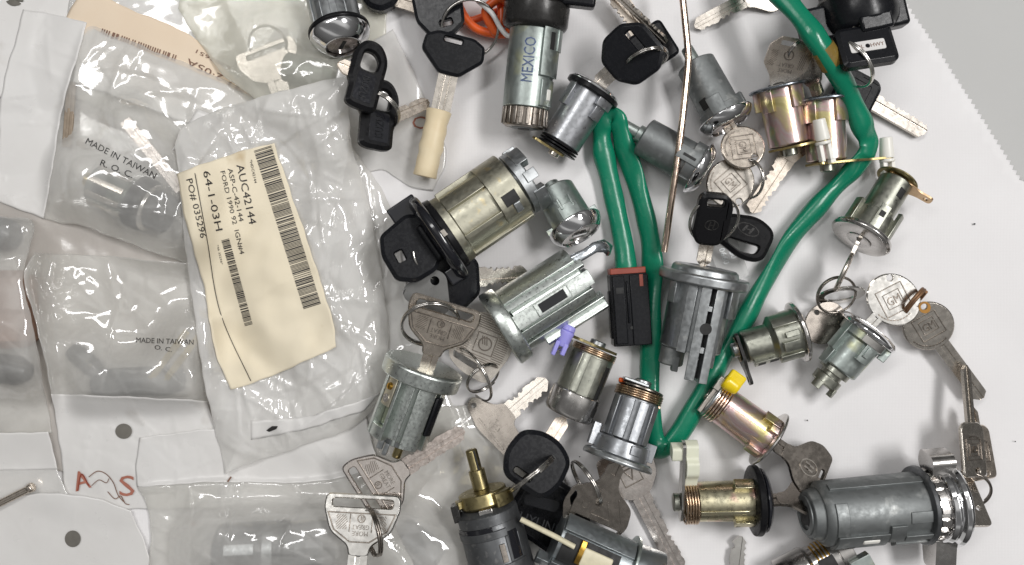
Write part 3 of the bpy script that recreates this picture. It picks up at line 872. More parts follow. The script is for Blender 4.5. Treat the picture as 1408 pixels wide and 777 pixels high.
bc = Bag("yellowish milky bag holding a wide key at the top", [(262, -70), (560, -70)], [(560, -70), (530, 40), (545, 150)],
         [(245, 12), (300, 96), (340, 128), (400, 168), (470, 190), (545, 150)], [(262, -70), (245, 12)], puff=8, amp=5.5, cell=42, seed=17, mat=FILMY, ang=-0.5)

# white bag with red letter under the isuzu keys
bv_ = Bag("white bag with a red letter C under the beige tube", [(465, 90), (540, 40)], [(540, 40), (578, 120), (614, 205), (596, 262)],
          [(480, 250), (524, 234), (560, 256), (596, 262)], [(465, 90), (455, 170), (480, 250)], puff=2, amp=1.2, cell=40, seed=23, mat=FILMW, flat=True)
bv_.print("C", (567, 177), (585, 177), 17, INKF, off=0.9, stretch=True)
bk = Bag("crumpled white film of a bag beside the labelled bag", [(400, 610), (520, 640), (640, 600)], [(640, 600), (592, 480), (560, 400), (540, 290), (486, 205)],
         [(440, 160), (486, 205)], [(400, 610), (420, 400), (440, 160)], puff=8, amp=7, cell=34, seed=29, mat=FILM, ang=1.2, stretch=2.2)

# left edge bag
p1 = inside("rounded pinkish brown part inside the bag at the left edge", (12, 372), (14, 478), 20, [("body", PINK, [(0, 20), (0.1, 34), (0.9, 36), (1, 22)])], cat="lock part", name="plastic_part")
p2 = inside("dark metal cylinder at the far left edge above the pinkish part", (-20, 318), (22, 326), 20, [("body", DGR, [(0, 22), (0.8, 22), (1, 16)])])
p3 = inside("dark steel cap below the pinkish part at the left edge", (-10, 505), (40, 512), 14, [("body", DGR, [(0, 20), (0.7, 20), (1, 12)])])
for q in (p1, p2, p3): cover(q, 0.9)
bf = Bag("cloudy bag at the left edge over a pinkish brown part", [(-90, 610), (72, 596)], [(72, 596), (50, 470), (32, 385), (48, 318), (40, 300)],
         [(-90, 290), (40, 300)], [(-90, 610), (-90, 290)], puff=5, amp=4, cell=38, seed=31, mat=FILMC, ang=1.4)

# second MADE IN TAIWAN bag
q1 = inside("dark rounded part inside the lower MADE IN TAIWAN bag", (98, 480), (135, 512), 10, [("body", BKM, [(0, 10), (0.2, 13), (0.8, 13), (1, 9)])], cat="lock part", name="metal_part")
q2 = inside("dark grey lock cylinder inside the lower MADE IN TAIWAN bag", (130, 528), (250, 522), 16, [("body", DGR, [(0, 14), (0.1, 20), (0.85, 20), (1, 15)])])
q3 = bar_thing("brassy blade nearest the text inside the lower MADE IN TAIWAN bag", (258, 455), (205, 525), 34, 9, 5, BR, cat="key", name="loose_key")
q4 = bar_thing("brassy blade beside its twin at the edge of the lower MADE IN TAIWAN bag", (274, 462), (222, 530), 34, 9, 5, BR, cat="key", name="loose_key")
cover(q1); cover(q2); bump_hm(266, 458, 16, 40, 213, 528)
be = Bag("MADE IN TAIWAN bag with a holed white header under the labelled bag", [(92, 700), (300, 700)], [(300, 700), (300, 610), (285, 545), (262, 362)],
         [(48, 347), (140, 352), (262, 362)], [(92, 700), (72, 545), (50, 450), (33, 382), (48, 347)], puff=10, amp=5.5, cell=40, seed=37, header=('v', 0.0, 0.44), mat=FILMC)
be.print("MADE IN TAIWAN", (187, 471), (266, 474), 7, INK)
be.print("O. C.", (212, 480), (236, 484), 6, INK)
disc_on(be, 170, 593, 11.5, 10.5, HOLE)
be.print("A", (104, 676), (126, 670), 26, INKF, 1.5)
be.print("S", (164, 682), (185, 682), 28, INKF, 1.5)
def line_marks(bag, pts, w, mat, off=1.6, name="printed_line", closed=False):
    P = [Vector(p) for p in pts]; vs = []; fs = []
    for i, p in enumerate(P):
        t = (P[min(i + 1, len(P) - 1)] - P[max(i - 1, 0)]).normalized(); n = Vector((-t.y, t.x)) * w / 2
        vs += [tuple(p + n), tuple(p - n)]
    for i in range(len(P) - 1): fs.append((2 * i, 2 * i + 1, 2 * i + 3, 2 * i + 2))
    bag.marks(vs, fs, mat, off, name)
def curve2(pts, per=7): return [(p.x, p.y) for p in catmull([(a, b, 0) for a, b in pts], per)]
line_marks(be, curve2([(122, 656), (134, 648), (146, 652), (156, 664), (162, 680), (170, 690)]), 1.2, BRN)
line_marks(be, curve2([(126, 668), (136, 660), (146, 664), (150, 658)]), 1.0, BRN)
line_marks(be, curve2([(148, 676), (158, 686), (166, 682), (172, 692), (178, 694)]), 1.2, BRN)
line_marks(be, curve2([(107, 675), (112, 652), (122, 668)]), 2.0, INKR)

# left header of another bag and its pin
bg = Bag("small white header of a bag at the left edge above the dull pin", [(-90, 690), (95, 684)], [(95, 684), (78, 640), (66, 594)],
         [(-90, 600), (66, 594)], [(-90, 690), (-90, 600)], puff=3, amp=1.8, cell=40, seed=41, header=('v', 0.45, 1.0), mat=FILM)
zb = hm(20, 680)
pin = thing("metal_pin", "dull metal pin lying across the left edge above the bottom left header", "pin", frame(W(-40, 712, zb + 8), W(46, 669, zb + 9)))
MB().rev([(0, 5), (88, 5), (90, 6.5), (95, 6.5), (96, 4)]).build("shaft", NKW, pin)
bh = Bag("white bag header with a hole in the bottom left corner", [(-90, 880), (225, 880)], [(225, 880), (206, 770), (180, 702)],
         [(-90, 720), (-20, 694), (40, 680), (120, 682), (180, 702)], [(-90, 880), (-90, 720)], puff=4, amp=1.5, cell=55, seed=43, header=('v', 0.0, 1.0), mat=FILMW)
disc_on(bh, 100, 741, 11, 11.5, HOLE)

# bottom bags: first the clear one right of the bottom, then the one with header
d2 = inside("grey cylinder end under the crinkled film at the bottom", (545, 735), (600, 775), 12, [("body", DGR, [(0, 22), (0.1, 28), (0.9, 28), (1, 20)])])
cover(d2)
bj = Bag("clear crinkled bag under the two nickel keys at the bottom", [(500, 880), (735, 880)], [(735, 880), (742, 740), (722, 655), (690, 560)],
         [(505, 600), (600, 560), (690, 560)], [(500, 880), (480, 720), (505, 600)], puff=7, amp=6.5, cell=40, seed=47, mat=FILMC, ang=0.9)
d1 = inside("dark square lock housing inside the bottom bag", (300, 760), (455, 752), 22,
            [("body", DGR, [(0, 30), (0.03, 38), (0.62, 38), (0.63, 30), (0.72, 30), (0.73, 36), (0.98, 36), (1, 30)])], cat="lock housing", name="lock_housing")
m_ = MB().sec(20, 60, 36, 41, 60, 80).sec(20, 60, 36, 41, 110, 128).sec(70, 84, 36, 42, 40, 150)
m_.build("ribs", ZM, d1[0]); MB().sec(24, 58, 36, 39, 82, 108).build("window", DARK, d1[0], bev=0)
cover(d1, 0.85)
bi = Bag("bottom bag with white header fold and a dark housing inside", [(200, 890), (640, 890)], [(640, 890), (560, 760), (520, 640), (500, 560)],
         [(192, 602), (300, 590), (420, 588), (500, 560)], [(200, 890), (206, 720), (188, 665), (192, 602)], puff=10, amp=7.0, cell=36, seed=53, header=('v', 0.77, 1.0), mat=FILMC, ang=0.1)
bi.marks(curve2([(312, 662), (317, 655)]) + [(319, 656), (314, 663)], [tuple(range(10))], BRN, 2.2, "scuff_mark")

# the labelled bag on top
bump_hm(360, 330, 60, 10, 420, 480)
bd = Bag("large clear crinkled bag with a yellowed barcode label", [(311, 652), (335, 640), (420, 612), (490, 585), (528, 535)], [(528, 535), (535, 470), (512, 300), (484, 200), (480, 104)],
         [(240, 198), (262, 168), (360, 132), (480, 104)], [(311, 652), (285, 545), (262, 400), (250, 290), (240, 198)], puff=20, amp=10.0, cell=34, seed=61, mat=FILM, ang=1.1, stretch=1.5, fine=1.2, drape=12)
bd.patch("white_flap", ([(345, 605), (420, 590), (500, 566)], [(500, 566), (525, 540)], [(345, 578), (430, 562), (525, 520)], [(345, 605), (345, 578)]), CARD, off=1.0)
bd.marks([(366, 592), (374, 586), (382, 586), (380, 590), (370, 594)], [(0, 1, 2, 3, 4)], INK, 2.2, "ink_smudge")
bd.zs = blur(HM, 9) + 3.2
yy_, xx_ = np.mgrid[0:HM.shape[0], 0:HM.shape[1]]; xx_ = xx_ - MG; yy_ = yy_ - MG
def fold(zs, a, b, h, w):
    (ax, ay), (bx, by) = a, b
    d = ((xx_ - ax) * (by - ay) - (yy_ - ay) * (bx - ax)) / math.hypot(bx - ax, by - ay)
    d = d + 1.6 * np.sin((xx_ + yy_) * .11) + 1.0 * np.sin((xx_ - yy_) * .23)
    return zs + h * np.exp(-np.abs(d) / w)
bd.zs = fold(bd.zs, (281, 446), (398, 384), 2.2, 5)
bd.zs = fold(bd.zs, (296, 240), (330, 420), 0.8, 6)
bd.zs = bd.zs + 0.9 * facets(xx_[::4, ::4].astype(float), yy_[::4, ::4].astype(float), 46, 5, 1.4, .9).repeat(4, 0).repeat(4, 1)[:HM.shape[0], :HM.shape[1]]
bd.zs = blur(bd.zs, 2)
lab = bd.patch("barcode_label", ([(317, 536), (375, 517), (462, 477)], [(462, 477), (452, 420), (408, 290), (392, 240), (377, 197)], [(243, 239), (310, 214), (377, 197)],
               [(317, 536), (296, 480), (281, 400), (257, 310), (243, 239)]), PAPER, off=1.2, step=3)
O = 2.1
bd.bars((373, 200), (441, 417), 25, INK, 3, O, lab, left=False, dens=0.86)
bd.bars((315, 328), (347, 445), 11, INK, 8, O, lab, left=False, dens=0.8)
for (tx, a, b, h) in (("AUC42144", (325, 227), (343, 309), 10), ("ASP-C-42-144", (313, 232), (329, 305), 6.5), ("FORD 1990 92  IGN#4", (303, 236), (330, 350), 6.2),
                      ("64-1-03H", (279, 236), (297, 318), 9.5), ("PO# 035296", (256, 247), (276, 328), 8.5), ("*HDC42144", (343, 220), (350, 252), 3.5), ("*46 35296*", (298, 337), (304, 364), 2.6)):
    bd.print(tx, a, b, h, INK, O, parent=lab)
line_marks_l = curve2([(268, 238), (285, 330), (303, 430), (345, 524)])
P_ = line_marks_l; vs = []; fs = []
for i, p in enumerate(P_): vs += [(p[0] - 0.5, p[1]), (p[0] + 0.5, p[1])]
for i in range(len(P_) - 1): fs.append((2 * i, 2 * i + 1, 2 * i + 3, 2 * i + 2))
bd.marks(vs, fs, INK, O + 0.9, "printed_line", lab)
# ---------------------------------------------------------------- lock cylinders (x runs from tail to face, 90 degrees is up)
def PX(x, phi=90.0, y=0, z=0):
    c, s_ = math.cos(math.radians(phi)), math.sin(math.radians(phi))
    return Matrix.Translation((x, y, z)) @ Matrix(((0, 0, 1), (c, -s_, 0), (s_, c, 0))).to_4x4()
def polar(r, a): return (r * math.cos(math.radians(a)), r * math.sin(math.radians(a)))
def dome(x, R, rin, h):
    return [(x, R - 3), (x + .3, R - 1), (x + 1.6, R), (x + 3.6, R), (x + h * .5, R - (R - rin) * .2), (x + h * .78, R - (R - rin) * .48), (x + h * .95, R - (R - rin) * .78),
            (x + h, rin + 1.5), (x + h - .6, rin + .3), (x + h - 2.5, rin), (x + h - 5, rin)]
def coil(root, x0, x1, R, turns, wire, mat, name="spring"):
    pts = []
    n = int(turns * 36)
    for k in range(n + 1):
        a = 2 * math.pi * k / 36
        pts.append((x0 + (x1 - x0) * k / n, R * math.cos(a), R * math.sin(a)))
    return MB().tube(pts, wire, 8).build(name, mat, root, bev=0, ang=60)
def face(root, x, r, mat=CAP, slot=(2.0, 9.0), rot=0, dep=2.6):
    f = MB().rev([(x - 5.2, r - .6), (x - dep, r - 1), (x - dep + .6, r - 2)]).build("cylinder_face", mat, root, bev=0.3)
    MB().box(x - dep - 1, x - dep + 1.0, -slot[0], slot[0], -slot[1], slot[1], Matrix.Rotation(math.radians(rot), 4, 'X')).build("keyway", DARK, root, bev=0)
def wrap_text(root, text, x0, L, h, r, phi, mat, name="lettering"):
    vs, fs = glyphs(text, h, 0, L)
    out = []
    for v in vs:
        a = math.radians(phi) - (v[1] - h / 2) / r
        out.append((x0 + v[0], r * math.cos(a), r * math.sin(a)))
    return MB().add(out, fs).build(name, mat, root, bev=0)
def lever_plate(root, x, phi, length, w0, w1, th, mat, hole=3.2, name="lever"):
    o = rnd([(-w0, -w0), (-w0, w0), (length * .35, w0 * .9), (length * .6, w1), (length, w1), (length, -w1), (length * .6, -w1), (length * .35, -w0 * .9)], 6)
    return MB().plate(o, [ell(length - w1, 0, hole, hole, 14)] if hole else [], 0, th, PX(x, phi)).build(name, mat, root, bev=0.6)
def at(x, y, z): return Matrix.Translation((x, y, z))

# grey cylinder with chrome bezel on the yellowish bag
zb = max(hm(460, 20), hm(440, 5), 6)
r, L = lock("grey lock cylinder with wide chrome bezel and black seal on the yellowish bag", (444, -50), (471, 62), zb + 30, zb + 60)
m = MB().rev([(0, 28), (2, 31), (L - 24, 32)])
for a in (40, 75, 110, 140): m.sec(4, L - 24, 31, 33.5, a, a + 16)
m.build("body", ZM, r)
MB().rev([(L - 25, 37), (L - 23, 40), (L - 19, 40), (L - 17, 38)]).build("rubber_seal", BKR, r)
MB().rev([(L - 18, 36), (L - 17, 39), (L - 14, 39), (L - 10, 37.5), (L - 4, 33), (L + 2, 27), (L + 4, 24), (L + 3.6, 22), (L, 21.5), (L - 4, 21.5)]).build("bezel", CH, r)
face(r, L + 2, 21, CAP, (2.5, 9), -35)

# MEXICO ignition cylinder
r, L = lock("grey-green ignition cylinder stamped MEXICO in blue with a black winged knob", (720, 176), (741, -14), 42, 58, cat="ignition cylinder")
m = MB().rev([(24, 27), (26, 31), (60, 31.5), (126, 32), (132, 34)])
m.sec(66, 128, 30, 36.5, 112, 168).sec(28, 62, 30, 35, 120, 160).sec(100, 128, 30, 38, 150, 172)
m.build("body", ZG, r)
m = MB().box(98, 120, -1.2, 1.2, 0, 37, Matrix.Rotation(math.radians(38), 4, 'X')).box(34, 60, -7, -1.5, 0, 36, Matrix.Rotation(math.radians(54), 4, 'X'))
MB().sec(100, 122, 30, 37.2, 128, 139).build("slot", DARK, r, bev=0)
MB().sec(36, 50, 30, 35.8, 136, 148).build("retainer_tab", NYL, r)
m = MB().rev([(0, 24), (1.5, 27), (25, 28)])
for k in range(20): m.sec(3, 25, 26.5, 31, 8 + k * 17, 17 + k * 17)
m.build("gear", pmat("pewter", (0.40, 0.36, 0.32), 0.35, 1.0, (0.26, 0.23, 0.20), 200, 0.6, 0.1), r)
MB().rev([(-1.2, 17), (-0.5, 19), (0.6, 19.5)]).build("tail_boss", ZD, r)
MB().plate(rnd([(-11, -7), (-8, 8), (2, 6), (11, 9), (9, -4), (0, -8)], 3), [], -1.8, -0.6, PX(0, 90)).build("tail_socket", DARK, r, bev=0)
MB().rev([(126, 34), (130, 41), (134, 43), (158, 43.5), (162, 40)]).build("collar", BKM, r)
m = MB().rev([(160, 40), (163, 46), (L - 2, 47), (L + 6, 42)])
m.box(160, 188, 30, 58, 2, 26).box(158, 190, -74, -30, 6, 30)
m.build("knob", BK, r, bev=4, seg=3)
wrap_text(r, "MEXICO", 56, 56, 15, 32.6, 84, INKB)

# satin cylinder with thin chrome flange and black key
r, L = lock("satin grey lock cylinder with black seal under a thin chrome flange and cream tail lever", (766, 204), (821, 116), 28, 40)
m = MB().rev([(8, 25), (10, 27.5), (L - 14, 28)])
m.sec(L - 46, L - 14, 26, 34, 22, 48).sec(L - 44, L - 24, 26, 33, 118, 150).sec(L - 26, L - 14, 26, 36, 112, 156)
m.build("body", pmat("satin_grey_zinc", (0.44, 0.45, 0.47), 0.34, 0.9, (0.38, 0.39, 0.41), 160, 0.6, 0.05, 1800), r)
m = MB()
for x in (-2, 2, 6): m.rev([(x, 26), (x + .5, 28.5), (x + 2.2, 28.5), (x + 2.8, 26)])
m.build("rubber_rings", BKR, r, bev=0)
MB().rev([(L - 15, 34), (L - 14, 38), (L - 8, 38), (L - 7, 36)]).build("rubber_seal", BKR, r)
MB().rev([(L - 8, 36), (L - 7, 37.5), (L - 4, 36), (L - 1, 28), (L, 18)]).build("flange", CH, r)
lv = lever_plate(r, -6, 14, 36, 12, 9, 3, BR, 0)
MB().rev([(-12, 6), (-11, 8), (-5, 8)]).build("tail_screw", NK, lv)

# two grey barrels with chrome bezels and GM keys
r, L = lock("dark grey barrel with chrome bezel, face up, above its twin beside the plated rod", (956, 88), (1003, 174), 27, 46)
MB().rev([(-26, 6), (-25, 8), (0, 9)]).build("tail_shaft", ZG, r)
m = MB().rev([(0, 22), (2, 26), (L - 26, 27), (L - 26, 30), (L - 14, 30)])
m.sec(L - 40, L - 14, 26, 32, 92, 128).sec(L - 32, L - 14, 26, 34, 10, 40)
m.build("body", ZD, r)
MB().sec(L - 44, L - 30, 26, 28.5, 128, 150).build("slot", DARK, r, bev=0)
MB().rev(dome(L - 15, 38, 25, 15)).build("bezel", CH, r)
face(r, L, 24.5, CAP, (2, 10), 20)
r, L = lock("dark grey barrel lying flatter with chrome bezel under the plated rod", (884, 187), (972, 238), 27, 42)
MB().rev([(-30, 6.5), (-29, 8), (-8, 8), (-8, 12), (0, 12)]).build("tail_shaft", ZG, r)
m = MB().rev([(0, 22), (2, 26), (L - 30, 27.5), (L - 30, 31), (L - 14, 31)])
m.sec(L - 46, L - 14, 26, 33, 70, 105).sec(L - 34, L - 14, 26, 34, 140, 165)
m.build("body", ZD, r)
MB().sec(L - 38, L - 20, 26, 33.6, 88, 94).build("slot", DARK, r, bev=0)
MB().rev(dome(L - 15, 37, 25, 15)).build("bezel", CH, r)
face(r, L, 24.5, CAP, (2, 10), 10)

# iridescent pair
def irid_lock(label, tail, head, zt, zh, clip_phi, lev, lev_len):
    r, L = lock(label, tail, head, zt, zh, group="lock cylinders laid out on the cloth")
    m = MB().rev([(0, 22), (2, 26), (L - 6, 26.5)])
    m.sec(L - 34, L - 5, 25, 32, 20, 52).sec(L - 34, L - 5, 25, 31, 100, 150).sec(L - 30, L - 5, 25, 34, -40, -10)
    m.build("body", IR, r)
    MB().rev([(L - 6, 36), (L - 5, 38), (L - 2.5, 38), (L - 1, 35), (L, 20)]).build("flange", pmat("blued_steel", (0.30, 0.33, 0.36), 0.28, 1.0, (0.20, 0.22, 0.25), 160, 0.6, 0.04), r)
    MB().rev([(L - 5, 12), (L + 2, 12)]).build("plug", DARK, r)
    lv = lever_plate(r, -4, lev, lev_len, 22, 7, 3, BR, 3)
    MB().rev([(-14, 8), (-13, 9.5), (-4, 9.5)]).build("tail_pin", OLG, r)
    y, z = polar(lev_len - 7, lev)
    c = MB().rev([(-3, 9), (0, 9.5), (24, 8), (25, 7)], M=at(0, y, z)).rev([(-9, 6), (-8, 10), (-4, 10)], M=at(0, y, z))
    c.box(-30, -8, y - 8, y - 3, z - 6, z + 6).box(-30, -8, y + 3, y + 8, z - 6, z + 6).box(-34, -28, y - 10, y - 3, z - 6, z + 6)
    c.build("clip", NYL, lv, bev=1.2)
    return r, L
irid_lock("rainbow plated lock with a warm nickel key in it left of its plated twin", (1085, 200), (1069, 117), 34, 42, 0, 138, 52)
irid_lock("rainbow plated lock whose long brass lever crosses the green sleeve", (1137, 222), (1131, 134), 34, 40, 0, 186, 92)

# black winged ignition knob, top right
r, L = lock("large black winged ignition knob with a key standing in it at the top right", (1158, -70), (1186, 50), 60, 64, cat="ignition cylinder")
MB().rev([(0, 36), (L - 70, 36), (L - 68, 42), (L - 50, 42)]).build("barrel", BKM, r)
m = MB().rev([(L - 58, 40), (L - 56, 46), (L - 50, 48), (L - 22, 50), (L - 8, 46), (L - 2, 36)])
m.box(L - 48, L - 2, -78, -30, -12, 14)
m.box(L - 50, L - 2, 28, 62, -16, 10)
m.build("knob", BK, r, bev=5, seg=3)
MB().box(L - 16, L + 6, -20, 22, -6, 46).build("finger_grip", BK, r, bev=4)

# olive ignition cylinder with black flange
r, L = lock("olive plated ignition cylinder with a big glossy black knob", (729, 243), (598, 332), 50, 62, cat="ignition cylinder")
# axis points left-down: 0 degrees is the lower right side
m = MB().rev([(24, 40), (26, 44), (L - 34, 44), (L - 33, 47), (L - 22, 47.5)], 56)
m.sec(26, 62, 43, 50, 40, 170).sec(62, L - 33, 43, 49, 58, 66).sec(62, L - 33, 43, 49, 112, 140).sec(26, L - 33, 43, 48, 10, 22).sec(26, L - 33, 43, 50, 168, 184)
m.build("body", OLV, r)
MB().sec(34, 54, 43, 51, 66, 84).build("window", DARK, r, bev=0)
MB().sec(36, 46, 43, 53, 50, 66).build("locking_pin", ZM, r, bev=1.2)
m = MB().rev([(4, 28), (5, 32), (26, 34)])
for a0, a1 in ((-30, 60), (78, 96), (112, 150), (170, 230)): m.sec(-3, 14, 30, 46, a0, a1)
m.sec(8, 22, 30, 44, 0, 170)
m.build("tail_ring", ZM, r)
MB().rev([(L - 23, 46), (L - 22, 50), (L - 14, 51), (L - 12, 48)], 56).build("black_spacer", BKR, r)
m = MB().rev([(L - 14, 50), (L - 12, 62), (L - 8, 64), (L - 2, 63), (L + 3, 56), (L + 4, 30)], 56)
m.box(L - 10, L + 30, -66, -34, -8, 18).box(L - 8, L + 14, 40, 62, -6, 14)
m.build("knob", BKG, r, bev=3.5, seg=3)
m = MB().box(L - 16, L - 10, -1, 8, 62.2, 64.4).build("index_mark", NK, r, bev=0.4)
MB().box(L + 2, L + 12, -26, 26, -8, 34).build("finger_grip", BK, r, bev=4)

# small chrome faced cylinder
r, L = lock("small zinc cam lock with shiny chrome bezel left of the green sleeve", (762, 262), (797, 322), 26, 48, cat="cam lock")
MB().rev([(-12, 8), (-11, 11), (4, 12)]).build("tail_stub", ZG, r)
m = MB().rev([(0, 24), (2, 27), (L - 14, 28)])
m.sec(L - 36, L - 14, 27, 32, 62, 112).sec(L - 46, L - 30, 27, 34, 70, 76).sec(L - 46, L - 30, 27, 34, 98, 104).sec(L - 26, L - 14, 26, 37, 178, 200).sec(L - 26, L - 14, 26, 37, -14, 6)
m.build("body", ZG, r)
MB().rev(dome(L - 16, 37.5, 26, 19)).build("bezel", CH, r)
MB().rev([(L - 3, 25.5), (L, 25), (L + 0.5, 16), (L - 1.5, 15)]).build("cylinder_face", CHB, r, bev=0.3)
MB().box(L - 1.2, L + 1.2, -2.2, 2.2, -12, 12, Matrix.Rotation(math.radians(55), 4, 'X')).build("keyway_shutter", CH, r, bev=0.5)

# big pale zinc cylinder with open cup
r, L = lock("big pale zinc ignition cylinder with an open cup rim and a bent lever", (800, 382), (690, 452), 46, 54, cat="ignition cylinder")
m = MB().rev([(0, 30), (2, 33), (L - 20, 34)], 56)
m.sec(-6, L - 16, 33, 43, 72, 100).sec(-6, L - 16, 33, 43, 110, 124).sec(2, L - 16, 32, 46, 124, 178).sec(-8, L - 16, 32, 44, 8, 38).sec(-8, L - 40, 40, 52, 2, 22).sec(0, L - 16, 32, 41, 44, 66)
m.build("body", ZL, r)
MB().sec(28, 78, 42, 44.5, 74, 98).build("window_frame", ZL, r, bev=1)
MB().sec(34, 72, 43.5, 44.9, 78, 94).build("window", BKG, r, bev=0)
MB().ringrev([(L - 18, 30), (L - 17, 50), (L - 15, 52), (L + 2, 53), (L + 4, 51), (L + 4, 45), (L + 2, 43), (L - 12, 42)], 56).build("cup_rim", ZL, r, ang=50)
m = MB().rev([(L - 15, 41), (L - 14, 41)], 40); m.build("cup_floor", DGR, r, bev=0)
m = MB().rev([(L - 14, 22), (L - 5, 22), (L - 4, 20)]).box(L - 14, L - 2, -38, -28, -5, 5).box(L - 14, L - 2, 28, 38, -5, 5).box(L - 14, L - 6, -5, 5, 26, 38)
m.build("cup_core", ZD, r)
MB().box(L - 6, L - 3, -2, 2, -12, 12).build("keyway", DARK, r, bev=0)
MB().rev([(-10, 8), (-9, 10), (2, 10)]).build("tail_pin", ZM, r)
la, lb_ = W(762, 372, 62), W(840, 336, 52)
lev = MB()
lp = [W(p[0], p[1], p[2]) for p in ((758, 376, 70), (772, 366, 72), (806, 348, 66), (818, 340, 64), (830, 338, 58), (838, 344, 50), (836, 350, 46))]
Mi = (r.matrix_world.inverted())
inv = [Vector(Mi @ (p * S)) / S for p in lp]
lev.tube(inv, 8, 10, flat=[(0.9, .3), (1, .3), (.8, .3), (.9, .35), (1.1, .35), (1.1, .35), (.7, .3)])
lev.build("lever", pmat("bright_zinc_plate", (0.66, 0.70, 0.74), 0.2, 1.0, (0.56, 0.60, 0.64), 160, 0.6, 0.03), r, bev=0, ang=60)

# pale zinc cylinder, left, standing on the film
zb = hm(560, 570)
r, L = lock("pale zinc lock cylinder with a brass side pin beside the labelled bag", (546, 606), (585, 500), zb + 42, zb + 52)
# axis points up: 0 degrees is the left side
m = MB().rev([(6, 26), (8, 29), (L - 22, 30)], 56)
m.sec(4, L - 22, 28, 42, 100, 134).sec(4, L - 22, 28, 42, 86, 92).sec(4, L - 22, 28, 43, 18, 30).sec(4, 20, 28, 42, 30, 62).sec(4, L - 22, 28, 43, 60, 66).sec(4, L - 22, 28, 40, 150, 172).sec(4, L - 22, 28, 34, -10, 20)
m.build("body", ZL, r)
MB().sec(22, 52, 28, 32, 32, 60).build("channel_floor", pmat("light_olive", (0.50, 0.54, 0.40), 0.42, 0.8, bump=0.05), r, bev=0)
MB().sec(L - 62, L - 24, 28, 43, 34, 58).build("pin_block", pmat("tan_zinc", (0.62, 0.58, 0.46), 0.42, 0.8, bump=0.06), r, bev=1)
bx = Matrix.Rotation(math.radians(-44), 4, 'X')
MB().rev([(0, 5), (3, 4), (4, 2)], 18, M=Matrix.Translation((L - 36, *polar(43, 46))) @ Matrix.Rotation(math.radians(46), 4, 'X') @ Matrix.Rotation(math.radians(90), 4, 'Z')).build("brass_pin", AMBER, r, bev=0)
m = MB().rev([(0, 5.5), (1.5, 5.5)], 18, M=Matrix.Translation((L - 52, *polar(42.5, 46))) @ Matrix.Rotation(math.radians(46), 4, 'X') @ Matrix.Rotation(math.radians(90), 4, 'Z'))
m.build("mesh_plug", CHB, r, bev=0)
MB().rev([(L - 24, 46), (L - 22, 52), (L - 4, 53), (L - 1, 50), (L, 44)], 56).build("flange", ZL, r, bev=1.2)
m = MB().rev([(-4, 17), (-3, 19), (8, 20)], 24).box(-14, 4, 14, 22, 4, 14).box(-18, -2, 6, 12, 10, 20)
m.build("tail_lug", ZM, r)
MB().rev([(-22, 5), (-21, 6), (0, 6)], 16, M=at(0, -6, 0)).build("tail_pin", BRS, r)
MB().sec(26, L - 30, 38, 43.5, 138, 156).build("black_bar", BK, r, bev=2)

# barrel with lilac clip
r, L = lock("olive grey barrel with bright cap and a lilac clip on its tail lever", (818, 482), (780, 572), 32, 34)
# axis points down-left: 0 degrees is the right side
m = MB().rev([(4, 26), (6, 29.5), (L - 34, 30)])
m.sec(8, L - 34, 29, 32, 70, 100).sec(8, L - 34, 29, 31.5, 120, 160)
m.build("body", OLG, r)
MB().sec(14, L - 30, 29, 31, 34, 48).build("slot", DARK, r, bev=0)
m = MB().rev([(L - 36, 30), (L - 34, 33.5), (L - 6, 34), (L - 1, 31), (L, 26)])
m.build("cap", CHB, r, bev=1)
MB().sec(L - 24, L - 12, 33, 34.6, 26, 42).build("cap_window", DARK, r, bev=0)
MB().box(L - 1, L + 0.8, -3, 3, -14, 14).build("keyway", DARK, r, bev=0)
coil(r, -2, 6, 29, 3, 1.6, COPW)
lv = lever_plate(r, -8, 146, 64, 22, 8, 3.5, BRS, 0)
MB().rev([(-14, 9), (-13, 11), (-6, 11)]).build("tail_rivet", ZM, r)
y, z = polar(56, 146)
c = MB().rev([(-4, 10), (0, 10), (4, 9), (16, 8), (18, 7)], M=at(-6, y, z)).box(6, 26, y - 9, y - 3.5, z - 9, z + 9).box(6, 22, y + 2, y + 8, z - 9, z + 9).rev([(-16, 7), (-14, 9), (-8, 9.5)], M=at(-2, y, z))
c.build("clip", LIL, lv, bev=1.4)
MB().tube([(-2, y + 10, z - 2), (10, y + 9, z - 2), (18, y - 2, z - 4), (26, y - 6, z - 6)], 1.8, 8).build("lever_spring", STL, lv, bev=0)

# central grey ignition cylinder
r, L = lock("grey cast ignition cylinder with oval flange and keyed spine in the centre", (944, 500), (971, 366), 44, 58, cat="ignition cylinder")
# axis points up: 0 degrees is the left side
m = MB().rev([(20, 36), (22, 40), (L - 22, 41)], 56)
m.sec(6, L - 22, 38, 46, 112, 124).sec(-12, L - 22, 34, 52, 78, 92).sec(-14, L - 22, 34, 52, 99, 112).sec(20, L - 22, 36, 46, 56, 72).sec(L - 52, L - 22, 38, 48, 20, 36).sec(L - 60, L - 20, 38, 50, 128, 156)
m.build("body", ZM, r)
MB().sec(-10, L - 20, 36, 41, 92, 99).build("spine_slot", DARK, r, bev=0)
m = MB()
for x, w in ((0, 10), (24, 8), (52, 10), (78, 7)): m.sec(x, x + w, 40, 50, 88.5, 98.5 if w < 10 else 93)
m.build("spine_wafers", ZM, r, bev=0.5)
m = MB().rev([(0, 7.5), (1, 7.5)], 20, M=Matrix.Translation((56, *polar(51.6, 94))) @ Matrix.Rotation(math.radians(94), 4, 'X') @ Matrix.Rotation(math.radians(90), 4, 'Z'))
m.build("spine_hole", DARK, r, bev=0)
MB().rev([(L - 24, 56), (L - 22, 58.5), (L - 12, 58.5), (L - 10, 56)], 64).build("flange", ZM, r, bev=1.2)
